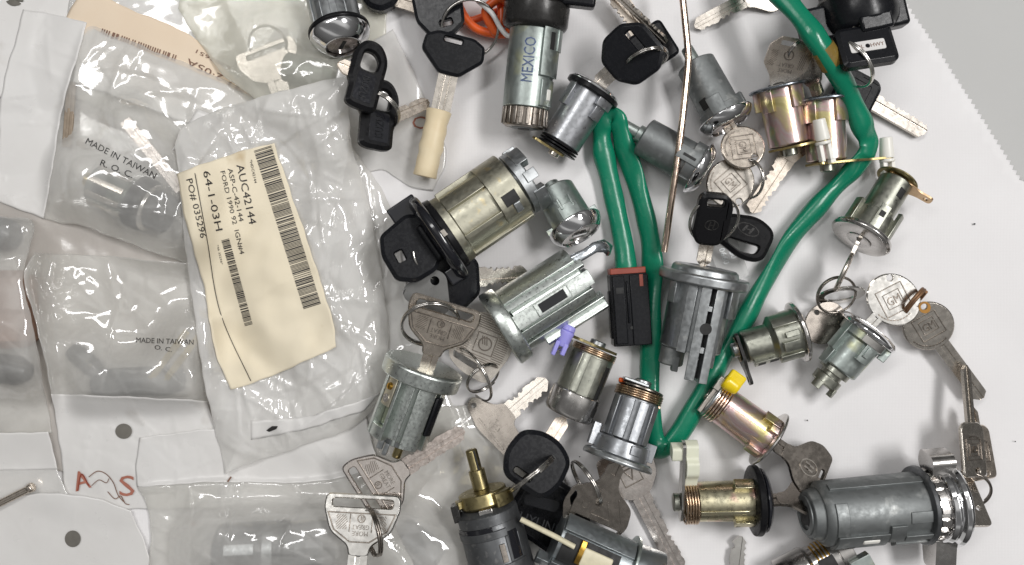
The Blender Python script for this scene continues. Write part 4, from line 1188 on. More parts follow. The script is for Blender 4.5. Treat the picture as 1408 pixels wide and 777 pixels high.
MB().rev([(L - 11, 44), (L - 4, 43), (L - 1, 40), (L, 22), (L - 2, 20)], 56).build("boss", ZM, r, bev=1)
m = MB().rev([(-4, 14), (-2, 16), (20, 16)], 24, M=at(0, 22, 4)).box(-10, 10, 14, 22, 8, 20)
m.build("tail_lug", ZD, r)

# barrel with black lever at its tail, right of centre
r, L = lock("greenish barrel with a ring bezel and a black drilled lever on its tail", (1022, 478), (1098, 456), 36, 40)
# axis points right: 0 degrees is the far (upper) side
m = MB().rev([(0, 20), (2, 22), (34, 22.5), (40, 31), (L - 2, 33)])
m.sec(38, L - 6, 30, 36, 40, 60).sec(44, L - 10, 30, 37, 96, 118).sec(38, L - 6, 30, 36, 128, 150).sec(6, 46, 20, 29, 140, 168).sec(L - 26, L - 8, 30, 38, 76, 88)
m.build("body", OLG, r)
MB().rev([(L - 4, 38), (L - 3, 40.5), (L + 1, 41), (L + 3, 38), (L + 3, 30)]).build("bezel", CHB, r)
m = MB().sec(10, 20, 21, 29.4, 146, 158).sec(26, 38, 21, 29.4, 146, 158); m.build("tab_holes", DARK, r, bev=0)
lv = lever_plate(r, -8, 164, 50, 19, 8, 4, BKM, 4)
MB().rev([(-16, 8), (-14, 10), (-8, 10), (-7.5, 14), (-6, 14)]).build("tail_rivet", ZM, r)
MB().rev([(-9.5, 17), (-8.8, 17)]).build("washer", COPW, r)

# chrome bezel lock, lower right
r, L = lock("zinc cam lock with thin chrome bezel tilted up and two stepped lugs", (1130, 530), (1197, 452), 22, 38, cat="cam lock")
# axis points up-right: 0 degrees is the upper-left side
m = MB().rev([(30, 24), (32, 27), (L - 22, 28), (L - 20, 33), (L - 8, 34)])
m.sec(26, L - 50, 26, 34, 20, 40).sec(L - 44, L - 16, 27, 36, 86, 116).sec(L - 36, L - 22, 27, 38, 92, 104).sec(L - 26, L - 10, 30, 40, 150, 176).sec(L - 50, L - 10, 26, 36, 14, 34)
m.build("body", ZG, r)
MB().sec(L - 20, L - 10, 33, 37, 70, 124).build("bright_tab", NKB, r)
MB().rev([(L - 10, 38), (L - 9, 41), (L - 5, 42), (L, 38), (L + 3, 28)]).build("bezel", CH, r)
m = MB().rev([(2, 16), (4, 19), (16, 19), (16, 15), (22, 15), (22, 21), (30, 21)])
m.sec(-6, 6, 12, 20, 30, 70).sec(-6, 6, 12, 20, 130, 170)
m.build("cam_end", OLG, r)

# face lock with key on ring, right
r, L = lock("greenish cam lock with a broad flat bright face and a copper cam", (1232, 250), (1181, 330), 26, 42, cat="cam lock")
# axis points down-left: 0 degrees is the lower-right side
m = MB().rev([(0, 20), (2, 22), (56, 22.5), (58, 28), (L - 10, 30)])
m.sec(52, L - 10, 28, 34, 84, 108).sec(46, L - 10, 28, 34, 30, 50).sec(54, L - 8, 28, 36, 150, 170)
m.build("body", OLG, r)
m = MB().sec(14, 28, 21, 23, 60, 84).sec(62, 70, 28, 34.6, 90, 102); m.build("slot", DARK, r, bev=0)
MB().rev([(L - 10, 36), (L - 9, 40), (L - 4, 41), (L - 1, 38), (L + 1, 20), (L + .2, 18)]).build("bezel", CHB, r)
MB().rev([(L - 1, 17), (L + 1, 16.6), (L + 1.4, 15)]).build("cylinder_face", CHB, r, bev=0.4)
MB().box(L, L + 1.8, -2, 2, -9, 9, Matrix.Rotation(math.radians(35), 4, 'X')).build("keyway", DARK, r, bev=0)
MB().rev([(-5, 26), (-4, 28), (-2, 28), (-1.5, 26)]).build("cap", BRS, r)
lever_plate(r, -2, 12, 52, 16, 8, 3, pmat("copper_tinted_steel", (0.60, 0.42, 0.26), 0.34, 1.0, (0.48, 0.34, 0.2), 160, 0.6, 0.05), 3.5, "cam")

# iridescent lock with yellow clip
r, L = lock("dull brass plated lock with a yellow clip and edge-on flange", (992, 556), (1060, 606), 30, 38)
# axis points right-down: 0 degrees is the upper-right side
m = MB().rev([(0, 22), (2, 26), (L - 6, 27)])
m.sec(4, L - 6, 26, 29, 80, 112).sec(L - 30, L - 6, 26, 34, 30, 56).sec(L - 26, L - 6, 26, 33, 130, 160).sec(L - 18, L - 6, 26, 36, 60, 74)
m.build("body", IR, r)
coil(r, -14, 2, 27, 4, 1.8, GOLDP)
MB().rev([(-18, 26), (-17, 28), (-14, 28), (-13, 24)]).build("tail_plate", ZM, r)
m = MB().rev([(-26, 8), (-25, 10), (-16, 10)]).box(-24, -18, -26, 26, 10, 18).box(-26, -17, 10, 30, -4, 22); m.build("tail_lever", NK, r, bev=1)
c = MB().rev([(-6, 8), (-4, 11), (14, 10), (16, 7)], M=at(-14, 28, 22)).box(-20, 2, 22, 46, 18, 30)
c.build("clip", YEL, r, bev=2.5)
MB().rev([(L - 6, 38), (L - 5, 41), (L - 2.5, 41.5), (L - .5, 38), (L, 18)]).build("flange", CHB, r)

# brass lock with black seal and milky clip
r, L = lock("golden plated lock with a black rubber seal and milky green clip on a steel lever", (950, 690), (1043, 688), 36, 38)
# axis points right: 0 degrees is the far (upper) side
m = MB().rev([(6, 22), (8, 26), (L - 10, 27)])
m.sec(L - 36, L - 10, 26, 35, 22, 48).sec(L - 36, L - 10, 26, 34, 134, 160).sec(8, L - 10, 26, 27.8, 104, 116)
m.build("body", OLV if False else pmat("golden_zinc", (0.58, 0.52, 0.34), 0.3, 1.0, (0.48, 0.46, 0.34), 120, 0.6, 0.12, 1500, dirt=((0.66, 0.44, 0.36), 140, 0.58, 0.72)), r)
coil(r, -10, 8, 28, 5, 1.6, COPW)
m = MB().rev([(L - 10, 42), (L - 8, 46), (L - 1, 46.5), (L + 1, 44)]); m.build("rubber_seal", BKR, r)
MB().rev([(L + 1, 38), (L + 3, 42), (L + 6, 42), (L + 10, 36), (L + 11, 20)]).build("flange", BKG, r)
lv = MB().plate(rnd([(-28, -9), (-28, 9), (0, 17), (30, 11), (92, 9), (92, -9), (30, -9), (0, -14)], 6), [], -1, 3, PX(-14, 20)).build("lever", NKB, r, bev=0.8)
MB().rev([(-24, 10), (-23, 12), (-16, 12)]).build("tail_rivet", OLG, r)
def clipm():
    M_ = PX(-12, 20)
    c = MB().plate(rnd([(24, -12), (24, 4), (40, 8), (50, 16), (68, 16), (70, 8), (88, 6), (90, -10), (60, -14)], 4), [], 2, 18, M_)
    c.plate(rnd([(66, -12), (66, 8), (86, 8), (86, -12)], 5), [], -16, -2, M_)
    return c
clipm().build("clip", MILK, lv, bev=1.6)

# grey cylinder with coil and dish flange, lower centre
r, L = lock("smooth grey lock with a copper spring and thin dished flange over bare keys", (880, 538), (847, 638), 30, 44)
# axis points down-left: 0 degrees is the right side
m = MB().rev([(10, 26), (12, 30), (L - 34, 31), (L - 32, 36), (L - 16, 38), (L - 10, 38)], 48)
m.sec(14, L - 34, 30, 36, 72, 92).sec(14, L - 34, 30, 35.5, 104, 128).sec(L - 44, L - 14, 34, 46, 170, 190).sec(L - 40, L - 16, 30, 44, -12, 14).sec(L - 30, L - 18, 36, 40, 60, 82).sec(14, L - 34, 30, 35, 140, 160).sec(14, L - 34, 30, 35, 40, 58)
m.build("body", pmat("smooth_grey_zinc", (0.30, 0.31, 0.325), 0.36, 0.85, (0.24, 0.25, 0.265), 150, 0.6, 0.05, 1600), r)
MB().sec(20, L - 44, 30, 31.8, 160, 172).build("slot", DARK, r, bev=0)
coil(r, 0, 12, 31, 4, 1.7, COPW)
MB().rev([(-6, 28), (-5, 31), (-2, 31), (-1, 27)]).build("tail_plate", NKD, r)
m = MB().rev([(-16, 9), (-15, 12), (-6, 12)]).box(-10, -6, -30, 4, 8, 30); m.build("tail_lever", ZM, r, bev=1)
MB().box(-8, -2, -34, -28, 8, 14).build("orange_clip", ORG, r, bev=2)
MB().rev([(L - 12, 42), (L - 10, 46), (L - 5, 48), (L - 2, 47), (L - 3, 40), (L - 6, 20)], 56).build("flange", ZM, r)

# black and grey cylinder with brass shaft, bottom
r, L = lock("dark grey cylinder with black windows and a brass tail shaft at the bottom", (664, 680), (696, 800), 44, 46, cat="ignition cylinder")
# axis points down: 0 degrees is the right side
m = MB().rev([(14, 32), (20, 40), (48, 41), (50, 42), (L, 43)], 56)
m.sec(40, 50, 40, 43.5, 60, 180).sec(50, 84, 40, 43.5, 60, 66).sec(50, 84, 40, 43.5, 34, 40).sec(84, 96, 40, 44, 34, 180).sec(20, 34, 38, 42, 20, 160)
m.build("body", DGR, r)
m = MB().sec(34, 44, 40, 42.4, 84, 170).sec(46, 82, 40, 43, 40, 60); m.build("black_band", BKG, r, bev=0.5)
MB().sec(58, 82, 40, 43.6, 70, 80).build("bright_tab", NKD, r, bev=0.5)
wrap_text(r, "376007", 66, 4, 4, 43, 95, ZM) if False else None
m = MB().rev([(-8, 20), (-6, 32), (10, 34), (14, 30)], 40)
m.sec(-4, 14, 30, 42, 20, 64).sec(-2, 8, 30, 38, 150, 176); m.build("brass_cam", BRS, r, bev=1)
m = MB().rev([(-62, 6), (-60, 8), (-34, 8), (-34, 11), (-8, 11)], 24); m.build("tail_shaft", BRS, r)
MB().box(-60, -30, 3, 5, 6.6, 9).build("shaft_slot", DARK, r, bev=0)
m = MB().box(2, 24, -44, -34, -6, 16); m.build("side_catch", BKM, r)
bar = MB().box(12, 20, -8, 10, 28, 36); bar.build("bright_pin", CHB, r)

# grey lock with cream lever cut by the bottom edge
r, L = lock("grey lock cylinder with a cream lever and open spring window at the bottom edge", (762, 738), (900, 800), 40, 44)
# axis points right-down: 0 degrees is the upper-right side
m = MB().rev([(0, 30), (3, 36), (L - 40, 38), (L, 40)], 56)
m.sec(4, L - 44, 36, 44, 20, 56).sec(4, L - 44, 36, 44, 118, 165).sec(-14, 8, 26, 40, 130, 158).sec(-8, 6, 24, 36, 168, 186)
m.build("body", pmat("blue_grey_zinc", (0.33, 0.36, 0.37), 0.38, 0.9, (0.26, 0.28, 0.29), 150, 0.6, 0.06, 1700), r)
MB().sec(8, L - 60, 36, 38.5, 58, 116).build("window_floor", DARK, r, bev=0)
MB().sec(36, 76, 36, 43, 70, 104).build("cream_block", CREAM, r, bev=2)
coil(r, 74, 86, 16, 3, 2, AMBER, "window_spring")
MB().sec(30, 38, 36, 42.5, 60, 104).build("brass_leaf", AMBER, r, bev=1)
MB().rev([(L - 44, 36), (L - 42, 46), (L - 38, 46), (L - 36, 36)]).build("flange_fin", ZG, r)
Mi = r.matrix_world.inverted()
inv = [Vector(Mi @ (W(*p) * S)) / S for p in ((716, 714, 74), (740, 726, 78), (764, 738, 82), (790, 752, 84))]
MB().tube(inv, 6, 8, flat=[(.6, .8)] * 4).build("lever", CREAM, r, bev=0, ang=60)

# big dark grey cylinder, lower right
r, L = lock("big dull grey ignition cylinder with chrome notched collar and winged chrome bezel", (1108, 708), (1300, 691), 62, 54, cat="ignition cylinder")
# axis points right: 0 degrees is the far (upper) side
m = MB().rev([(14, 36), (19, 41), (24, 42), (146, 43), (150, 41)], 56)
m.sec(26, 92, 40, 46, 118, 172).sec(92, 112, 40, 46.5, 104, 140).sec(112, 152, 40, 48, 124, 136).sec(104, 152, 40, 47.5, 146, 166).sec(24, 40, 40, 44, 60, 118).sec(118, 148, 40, 44, 84, 104).sec(24, 150, 40, 45, 20, 34)
m.build("body", ZD, r)
MB().sec(112, 150, 40, 43.8, 136, 146).sec(44, 52, 40, 46.6, 150, 168).build("slot", DARK, r, bev=0)
m = MB().rev([(0, 27), (2, 31), (16, 34)], 48); m.build("tail_boss", ZD, r)
MB().ringrev([(-3, 19), (-2, 26), (1, 26), (1, 19)], 40).build("tail_rim", ZD, r)
MB().plate(rnd([(-15, -9), (-11, 2), (-15, 11), (-4, 15), (8, 11), (17, 13), (13, 2), (17, -9), (6, -13)], 4), [], -1.6, -0.6, PX(0, 90)).build("tail_socket", DARK, r, bev=0)
MB().sec(58, 80, 43, 47.3, 128, 138).build("white_plug", NYL, r, bev=2)
MB().rev([(146, 44), (148, 50), (153, 51), (155, 48)], 56).build("dark_ring", DGR, r)
m = MB().rev([(154, 42), (155, 44), (168, 44), (170, 42)], 56)
for k in range(18): m.sec(156, 167, 43, 48, k * 20, k * 20 + 11)
m.build("notched_collar", CHB, r)
MB().rev([(169, 44), (171, 50), (177, 52), (181, 50), (184, 55), (189, 57), (193, 55), (195, 40)], 56).build("bezel", CH, r)
m = MB().plate(rnd([(36, -12), (36, 14), (66, 16), (72, 8), (72, -18), (54, -22), (42, -12)], 6), [], -26, 4, PX(184, 14)); m.build("bezel_wing", CHB, r, bev=1.5)
m = MB().plate(rnd([(36, -16), (36, 12), (66, 20), (90, 16), (90, -12)], 6), [], -22, 6, PX(188, 188)); m.build("bezel_wing", CHB, r, bev=1.5)

# lock cut off by the bottom edge under the big one
r, L = lock("nickel lock end with an amber spring below the big dull cylinder", (1076, 800), (1168, 752), 26, 30)
m = MB().rev([(0, 30), (L - 60, 30), (L - 56, 26), (L - 20, 26), (L - 18, 22), (L, 22)])
m.build("body", CHB, r)
MB().plate(rnd(rect(-11, 11, -6, 6), 5), [rnd(rect(-7, 7, -3, 3), 2)], 0, 1.5, Matrix.Translation((L - 62, 6, 29)) @ Matrix.Rotation(math.radians(-10), 4, 'X')).build("slot_rim", ZD, r, bev=0.4)
MB().sec(L - 50, L - 28, 25, 27, 60, 120).build("window", DARK, r, bev=0)
coil(r, L - 48, L - 30, 25, 3.5, 1.8, AMBER)
MB().box(L - 14, L + 14, -26, -8, 12, 26).build("square_lug", ZG, r)
# ---------------------------------------------------------------- keys, rings, wires and sleeves
KG = "keys lying loose or on rings"
def key_root(label, head, tip, z, zt, roll=0, name="key", group=KG):
    A, B = W(head[0], head[1], z), W(tip[0], tip[1], zt)
    return thing(name, label, "key", frame(A, B, roll), group), (B - A).length
def inset(poly, d):
    n = len(poly); out = []
    ar = sum(poly[i][0] * poly[(i + 1) % n][1] - poly[(i + 1) % n][0] * poly[i][1] for i in range(n))
    sg = 1 if ar > 0 else -1
    for i in range(n):
        a, p, b = Vector(poly[i - 1]), Vector(poly[i]), Vector(poly[(i + 1) % n])
        u, v = (p - a), (b - p)
        if u.length < 1e-6 or v.length < 1e-6: out.append((p.x, p.y)); continue
        u.normalize(); v.normalize()
        nn = Vector((-(u.y + v.y), u.x + v.x)) * sg
        if nn.length < 1e-6: out.append((p.x, p.y)); continue
        nn.normalize(); c = max(0.5, nn.dot(Vector((-u.y, u.x)) * sg))
        q = p + nn * (d / c); out.append((q.x, q.y))
    return out
def cham(outer, holes, th, d, dz=None, dh=None):
    """flat moulding with a chamfered rim, and softened hole rims"""
    dz = d * .6 if dz is None else dz; dh = min(d * .4, 1.6) if dh is None else dh
    m = MB(); loops = [(outer, d)] + [(h, -dh) for h in holes]
    ins = [inset(l, k) for l, k in loops]
    tri = geometry.tessellate_polygon([[Vector((p[0], p[1], 0)) for p in l] for l in ins])
    flat = [p for l in ins for p in l]; n = len(flat); out = [p for l, k in loops for p in l]
    vs = [(p[0], p[1], th / 2) for p in flat] + [(p[0], p[1], th / 2 - dz) for p in out] + [(p[0], p[1], -th / 2 + dz) for p in out] + [(p[0], p[1], -th / 2) for p in flat]
    fs = [tuple(t) for t in tri] + [tuple(i + 3 * n for i in t) for t in tri]
    o = 0
    for l, k in loops:
        c = len(l)
        for q in range(3):
            for i in range(c): j = (i + 1) % c; fs.append((o + i + q * n, o + j + q * n, o + j + (q + 1) * n, o + i + (q + 1) * n))
        o += c
    return m.add(vs, fs)
def black_key(label, head, tip, z, zt, shape, th=11, holes=(), roll=0, bw=9, cuts=1, seed=1, bl=NK, mat=BK, L0=None, bev=2.4, bx=None):
    r, L = key_root(label, head, tip, z, zt, roll)
    cham(shape, holes, th, bev * 1.7).build("grip", mat, r, bev=0.5, ang=24)
    xm = max(p[0] for p in shape)
    if L > xm + 4: blade(xm - 3 if bx is None else bx, L, bw, 5, cuts, seed).build("blade", bl, r, bev=0, ang=25)
    return r, L
def oct_(hl, hw, c=0.45): return rnd([(-hl, -hw * c), (-hl, hw * c), (-hl * .35, hw), (hl * .35, hw), (hl, hw * .35), (hl, -hw * .35), (hl * .35, -hw), (-hl * .35, -hw)], 7)
def hatch(x0, x1, y0, y1, z, step, slope, w=0.9):
    """fine raised diagonal ribs filling a box"""
    m = MB(); c = y0 - abs(slope) * (x1 - x0)
    while c < y1 + abs(slope) * (x1 - x0):
        pts = [(x, c + slope * (x - x0)) for x in np.linspace(x0, x1, 8)]
        pts = [p for p in pts if y0 <= p[1] <= y1]
        if len(pts) >= 2:
            (xa, ya), (xb, yb) = pts[0], pts[-1]
            d = Vector((xb - xa, yb - ya)); n = Vector((-d.y, d.x)).normalized() * w / 2
            m.plate([(xa + n.x, ya + n.y), (xa - n.x, ya - n.y), (xb - n.x, yb - n.y), (xb + n.x, yb + n.y)], [], z, z + .8)
        c += step
    return m
def raised(root, parts, z, mat, name="emblem", bev=0.2):
    m = MB()
    for outer, holes in parts: m.plate(outer, holes, z - .3, z + 1.0)
    return m.build(name, mat, root, bev=bev)
def frame2(x0, x1, y0, y1, w=1.4): return (rect(x0, x1, y0, y1), [rect(x0 + w, x1 - w, y0 + w, y1 - w)])

TRAP = rnd([(-33, -45), (-33, 45), (-16, 47), (12, 37), (28, 14), (40, 12), (40, -12), (28, -14), (12, -37), (-16, -47)], 7)
def trap_key(label, head, tip, z, zt, mat, sc=1.0, bw=10, cuts=2, seed=1, roll=0, bladem=None, depth=0.45):
    r, L = key_root(label, head, tip, z, zt, roll)
    q = lambda P: [(a * sc, b * sc) for a, b in P]
    cham(q(TRAP), [q(rnd(rect(-27, -17, -37, 37), 4))], 6, 1.8, 1.5, 1.2).build("bow", mat, r, bev=0.3, ang=24)
    rim = [(-11, -42), (-11, 42), (10, 33), (24, 12), (24, -12), (10, -33)]
    ins = [(-9.4, -39.6), (-9.4, 39.6), (9, 31.6), (22.4, 11.2), (22.4, -11.2), (9, -31.6)]
    raised(r, [(q(rim), [q(ins)]), (q(rect(-10, 12, -14, -12.8)), []), (q(rect(-10, 12, 12.8, 14)), [])], 3, ENG, "border", 0.4)
    m = hatch(-8 * sc, 9 * sc, 16 * sc, 31 * sc, 2.7, 3.2, .9); m2 = hatch(-8 * sc, 9 * sc, -31 * sc, -16 * sc, 2.7, 3.2, -.9)
    m.add(m2.v, m2.f); m.build("hatching", ENG, r, bev=0)
    raised(r, [(q(ell(-4, 0, 5, 5, 22)), [q(ell(-4, 0, 3.8, 3.8, 22))]), (q(rect(-7, -1, -.5, .5)), []), (q(rect(-7, -1, 1.6, 2.4)), [])], 3, ENG)
    Mt = Matrix.Rotation(math.radians(90), 4, 'Z')
    lettering("GREAT", 5.4 * sc, at(6 * sc, 0, 3.3) @ Matrix.Rotation(math.radians(-90), 4, 'Z'), NKD, r, 0.8, 21 * sc)
    lettering("MORE", 5.4 * sc, at(13.5 * sc, 0, 3.3) @ Matrix.Rotation(math.radians(-90), 4, 'Z'), NKD, r, 0.8, 19 * sc)
    if L > 44 * sc: blade(38 * sc, L, bw, 5, cuts, seed, True, depth).build("blade", bladem or mat, r, bev=0, ang=25)
    return r, L
def gm_key(label, head, tip, z, zt, mat, R=(30, 31), rot=90, hole=(-20, 8), bw=8, cuts=1, seed=1, roll=0, sq=17, bladem=None, text="GM", square=False):
    r, L = key_root(label, head, tip, z, zt, roll)
    sh = ell(0, 0, R[0], R[1], 40) if not square else rnd([(-R[0], -R[1]), (-R[0], R[1]), (R[0] * .8, R[1]), (R[0], R[1] * .6), (R[0], -R[1] * .6), (R[0] * .8, -R[1])], 8)
    cham(sh, [ell(hole[0], hole[1], 4.2, 4.2, 16)], 5.2, 1.6, 1.4, 0.8).build("bow", mat, r, bev=0.3, ang=24)
    Mr = Matrix.Rotation(math.radians(rot), 4, 'Z')
    m = MB(); o, h = frame2(-sq, sq, -sq, sq, 1.3); m.plate(o, h, 2.3, 3.5, Mr)
    o, h = frame2(-sq * .62, sq * .62, -sq * .55, sq * .62, 1.0); m.plate(o, h, 2.3, 3.4, Mr)
    m.build("emblem_frame", ENG, r, bev=0.3)
    lettering(text, sq * .62, at(0, 0, 2.8) @ Mr, ENG, r, 1.4, sq * .95)
    # rim of small raised letters like the stamped edge text
    m = MB()
    for k in range(11):
        a = math.radians(rot + 200 + k * 9); rr = min(R) - 5
        m.box(-.9, .9, -1.6, 1.6, 2.4, 3.2, at(rr * math.cos(a), rr * math.sin(a), 0) @ Matrix.Rotation(a, 4, 'Z'))
    m.build("stamped_text", ENG, r, bev=0)
    if L > R[0] + 4: blade(R[0] - 3, L, bw, 4.6, cuts, seed).build("blade", bladem or mat, r, bev=0, ang=25)
    return r, L

# --- two black rubber grip keys by the labelled bag
def grip_key(label, head, tip, z, zt, hl, hw, roll=0, seed=3, text="ISUZU", flip=1, bl=NKW, turn=0):
    r, L = key_root(label, head, tip, z, zt, roll)
    s_ = flip
    out = rnd([(-hl, -hw * .92), (-hl, hw * .6), (-hl * .4, hw), (hl * .5, hw), (hl, hw * .6), (hl, -hw * .2), (hl * .8, -hw * .35), (hl * .8, -hw * .92), (hl * .4, -hw), (-hl * .6, -hw)], 12)
    out = [(a, b * s_) for a, b in out]
    hole = [(a, b * s_) for a, b in rnd([(-hl * .45, hw * .12), (-hl * .5, hw * .5), (-hl * .1, hw * .68), (hl * .42, hw * .66), (hl * .5, hw * .12)], 7)]
    cham(out, [hole], 15, 5, 4, 2.5).build("grip", BKR, r, bev=0.5, ang=24)
    p = [(a, b * s_) for a, b in rnd([(-hl * .55, -hw * .8), (-hl * .55, hw * .02), (hl * .5, hw * .02), (hl * .5, -hw * .8)], 3)]
    q = [(a, b * s_) for a, b in rnd([(-hl * .44, -hw * .75), (-hl * .44, -hw * .03), (hl * .40, -hw * .03), (hl * .40, -hw * .75)], 2.5)]
    MB().plate(p, [], 5.5, 7.8).build("panel", BKG, r, bev=0.8)
    lettering(text, hl * .42, at(-hl * .02, -hw * .39 * s_, 7.9) @ Matrix.Rotation(math.radians(90), 4, 'Z'), BK, r, 1.6, hw * .6)
    if L > hl + 3:
        b_ = blade(0, L - hl * .7 + 4, 9, 5, 1, seed); Mb = at(hl * .7, 0, 0) @ Matrix.Rotation(math.radians(turn), 4, 'Z')
        MB().add([tuple(Mb @ Vector(p)) for p in b_.v], b_.f).build("blade", bl, r, bev=0, ang=25)
    return r, L
zt_ = hm(505, 110)
grip_key("black rubber grip key leaning from the chrome bezel lock at the top", (503, 104), (468, 90), max(70, zt_ + 30), max(78, zt_ + 44), 23, 46, 12, 3, flip=-1)
grip_key("black rubber grip key with a tarnished blade lying lower on the same ring", (521, 158), (593, 174), max(36, hm(521, 157) + 14), 22, 25, 48, -10, 4, turn=34)
ring("double wire ring joining the two black rubber grip keys", (520, 152), 62, 29, 25, 0.62, 1.6, STL, 2.3)

# --- top edge black keys
HEXG = rnd([(-28, -24), (-28, 24), (-20, 40), (0, 42), (26, 14), (26, -14), (0, -42), (-20, -40)], 5)
black_key("black plastic key head with a tan blade cut off by the top edge", (523, -8), (592, 14), 16, 10, oct_(26, 24), 22, bw=10, cuts=0, bl=NKW, bev=3.8)
MB().rev([(0, 7), (40, 7)], 18, M=at(-62, -4, -6)).build("tan_stub", NKW, bpy.data.objects["key.003"] if "key.003" in bpy.data.objects else None) if False else None
black_key("black hexagonal key head hanging down from the top edge", (606, 12), (578, -90), 40, 34, rnd([(-40, -6), (-36, 22), (-10, 36), (24, 34), (40, 12), (40, -20), (10, -32), (-28, -26)], 6), 12, [rnd(rect(-26, -18, -10, 6), 2)], bw=11)
zt5 = hmx(596, 190, 34) + 17
k_, L_ = black_key("black wide hexagonal key with its blade pushed into a beige tube", (622, 77), (590, 225), 40, zt5, HEXG, 13, [rnd(rect(-22, -16, -15, 9), 2)], bw=13, cuts=0, bl=NK, roll=-9)
MB().box(26, 92, -6.5, -4.5, 2.2, 3.4).box(26, 92, 3, 5, 2.2, 3.4).build("blade_ridges", NK, k_, bev=0.4)
A, B = W(604, 152, zt5 + 4), W(584, 243, zt5 - 2)
tb_ = thing("rubber_tube", "beige rubber tube sleeved over the blade of the wide black key", "tube", frame(A, B)); L_ = (B - A).length
MB().ringrev([(0, 15.5), (1, 17), (8, 16.2), (18, 14.8), (28, 16.2), (38, 15.2), (50, 17), (60, 15), (70, 15.8), (L_ - 12, 15.2), (L_ - 1, 16), (L_, 15), (L_ - .5, 12.5), (L_ - 14, 11.5), (20, 11.5), (2, 13)], 40).build("sleeve", BEI, tb_, bev=0, ang=50)
MB().rev([(L_ - 12, 11.8), (L_ - 10, 11.8)]).build("tube_bore", pmat("tan_bore", (0.35, 0.20, 0.08), 0.6), tb_, bev=0)
ring("large wire ring through the hexagonal key heads beside the orange wire", (646, 40), 34, 38, -20, 0.86, 2.0, STL, 1.6)
def wire(label, pts, r_, mat, name, cat, flat=None, n=12, per=9):
    P = catmull([tuple(W(*p)) for p in pts], per)
    o0 = P[len(P) // 2].copy(); o0.z = 0
    o = MB().tube([p - o0 for p in P], r_, n, flat=flat).build(name, mat, None, bev=0, ang=70)
    o.location = o0 * S
    return tag(o, label, cat)
wire("orange coiled wire beside the MEXICO ignition cylinder", [(626, -20, 14), (632, 10, 16), (650, 36, 14), (676, 46, 12), (700, 44, 16), (706, 20, 26), (690, -2, 34), (668, 14, 30), (676, 36, 24), (684, 44, 20), (690, 20, 20), (684, -20, 20)], 6.0, ORG, "orange_wire", "wire")
wire("orange wire passing flat behind the large ring", [(628, 26, 7), (648, 28, 7), (672, 20, 7), (710, 6, 10)], 5.0, ORG, "orange_wire", "wire")
wire("white wire running into the collar of the MEXICO ignition cylinder", [(640, -20, 40), (656, 0, 42), (676, 18, 42), (688, 38, 40), (698, 49, 40), (708, 48, 44), (716, 40, 50)], 3.4, WHW, "white_wire", "wire")

# --- black key in the satin cylinder
OCTK = rnd([(-36, -20), (-36, 24), (-16, 40), (20, 36), (36, 14), (36, -18), (16, -38), (-14, -38)], 7)
black_key("black faceted key standing in the satin grey lock cylinder", (868, 74), (820, 118), 66, 44, OCTK, 13, [rnd(rect(-18, -10, -24, 10), 3)], bw=11, cuts=0, bl=NK)
black_key("black square key head lying behind the faceted key with its blade pointing up", (893, 66), (838, -20), 26, 30, rnd(rect(-28, 26, -32, 30), 8), 11, [rnd(rect(-8, 2, -10, -4), 1.5)], bw=13, cuts=1, seed=9, bl=NKW)
flat_key("nickel key blade seen on edge running from the top edge past the black keys", (838, -18), (917, 58), 46, 14, 18, NK, zt=40, roll=74, bw=7, cuts=1, seed=21)
ring("double wire ring hooked through the black faceted key", (889, 83), 60, 28, -14, 0.24, 1.5, STL, 2.2)

# --- keys at the top right
flat_key("loose nickel key with toothed blade pointing left at the top edge", (1050, -14), (955, 37), 12, 30, 34, NK, bw=10, cuts=1, seed=14, roll=-14, zt=6, shape=rnd([(-30, -30), (-30, 30), (0, 34), (22, 14), (30, 11), (30, -11), (22, -14), (0, -34)], 9))
r, L = flat_key("octagonal warm nickel key standing in the left rainbow plated lock", (1083, 80), (1070, 124), 62, 28, 29, NKW, bw=11, cuts=0, zt=46, th=5, shape=rnd([(-26, -14), (-26, 16), (-14, 29), (10, 29), (26, 16), (40, 11), (40, -11), (26, -16), (10, -29), (-14, -27)], 4), holes=[rnd(rect(-21, -15, -14, 6), 2)])
raised(r, [(ell(-4, 0, 6.5, 6.5, 22), [ell(-4, 0, 5, 5, 22)]), (rect(-7, -1, -.6, .6), [])], 2.5, ENG)
lettering("GREAT", 5, at(9, 0, 2.6) @ Matrix.Rotation(math.radians(-90), 4, 'Z'), NKD, r, .8, 20)
lettering("MORE", 5, at(16, 0, 2.6) @ Matrix.Rotation(math.radians(-90), 4, 'Z'), NKD, r, .8, 18)
m = hatch(-8, 12, 14, 25, 2.2, 2.8, .9); m2 = hatch(-8, 12, -25, -14, 2.2, 2.8, -.9); m.add(m2.v, m2.f); m.build("hatching", ENG, r, bev=0)
flat_key("nickel key seen nearly on edge standing in the right rainbow plated lock", (1112, 92), (1127, 136), 52, 26, 22, NK, roll=64, bw=9, cuts=0)
ring("small wire ring at the octagonal key near the green sleeve", (1098, 70), 60, 17, -30, 0.5, 1.6, STL, 1.8)
r, L = black_key("black square key with a white label standing in the black winged knob", (1189, 66), (1176, 22), 104, 92, rnd(rect(-26, 28, -36, 34), 9), 16, [], bw=8, cuts=0, bev=3)
MB().plate(rnd(rect(-9, 5, -22, 22), 2.5), [ell(-2, 0, 3, 3, 14)], 7, 9).build("label_plate", CARD, r, bev=0.6)
lettering("VOL", 5, at(-2, 12, 9.1) @ Matrix.Rotation(math.radians(-90), 4, 'Z'), BRN, r, .3)
lettering("HWY", 5, at(-2, -12, 9.1) @ Matrix.Rotation(math.radians(-90), 4, 'Z'), BRN, r, .3)
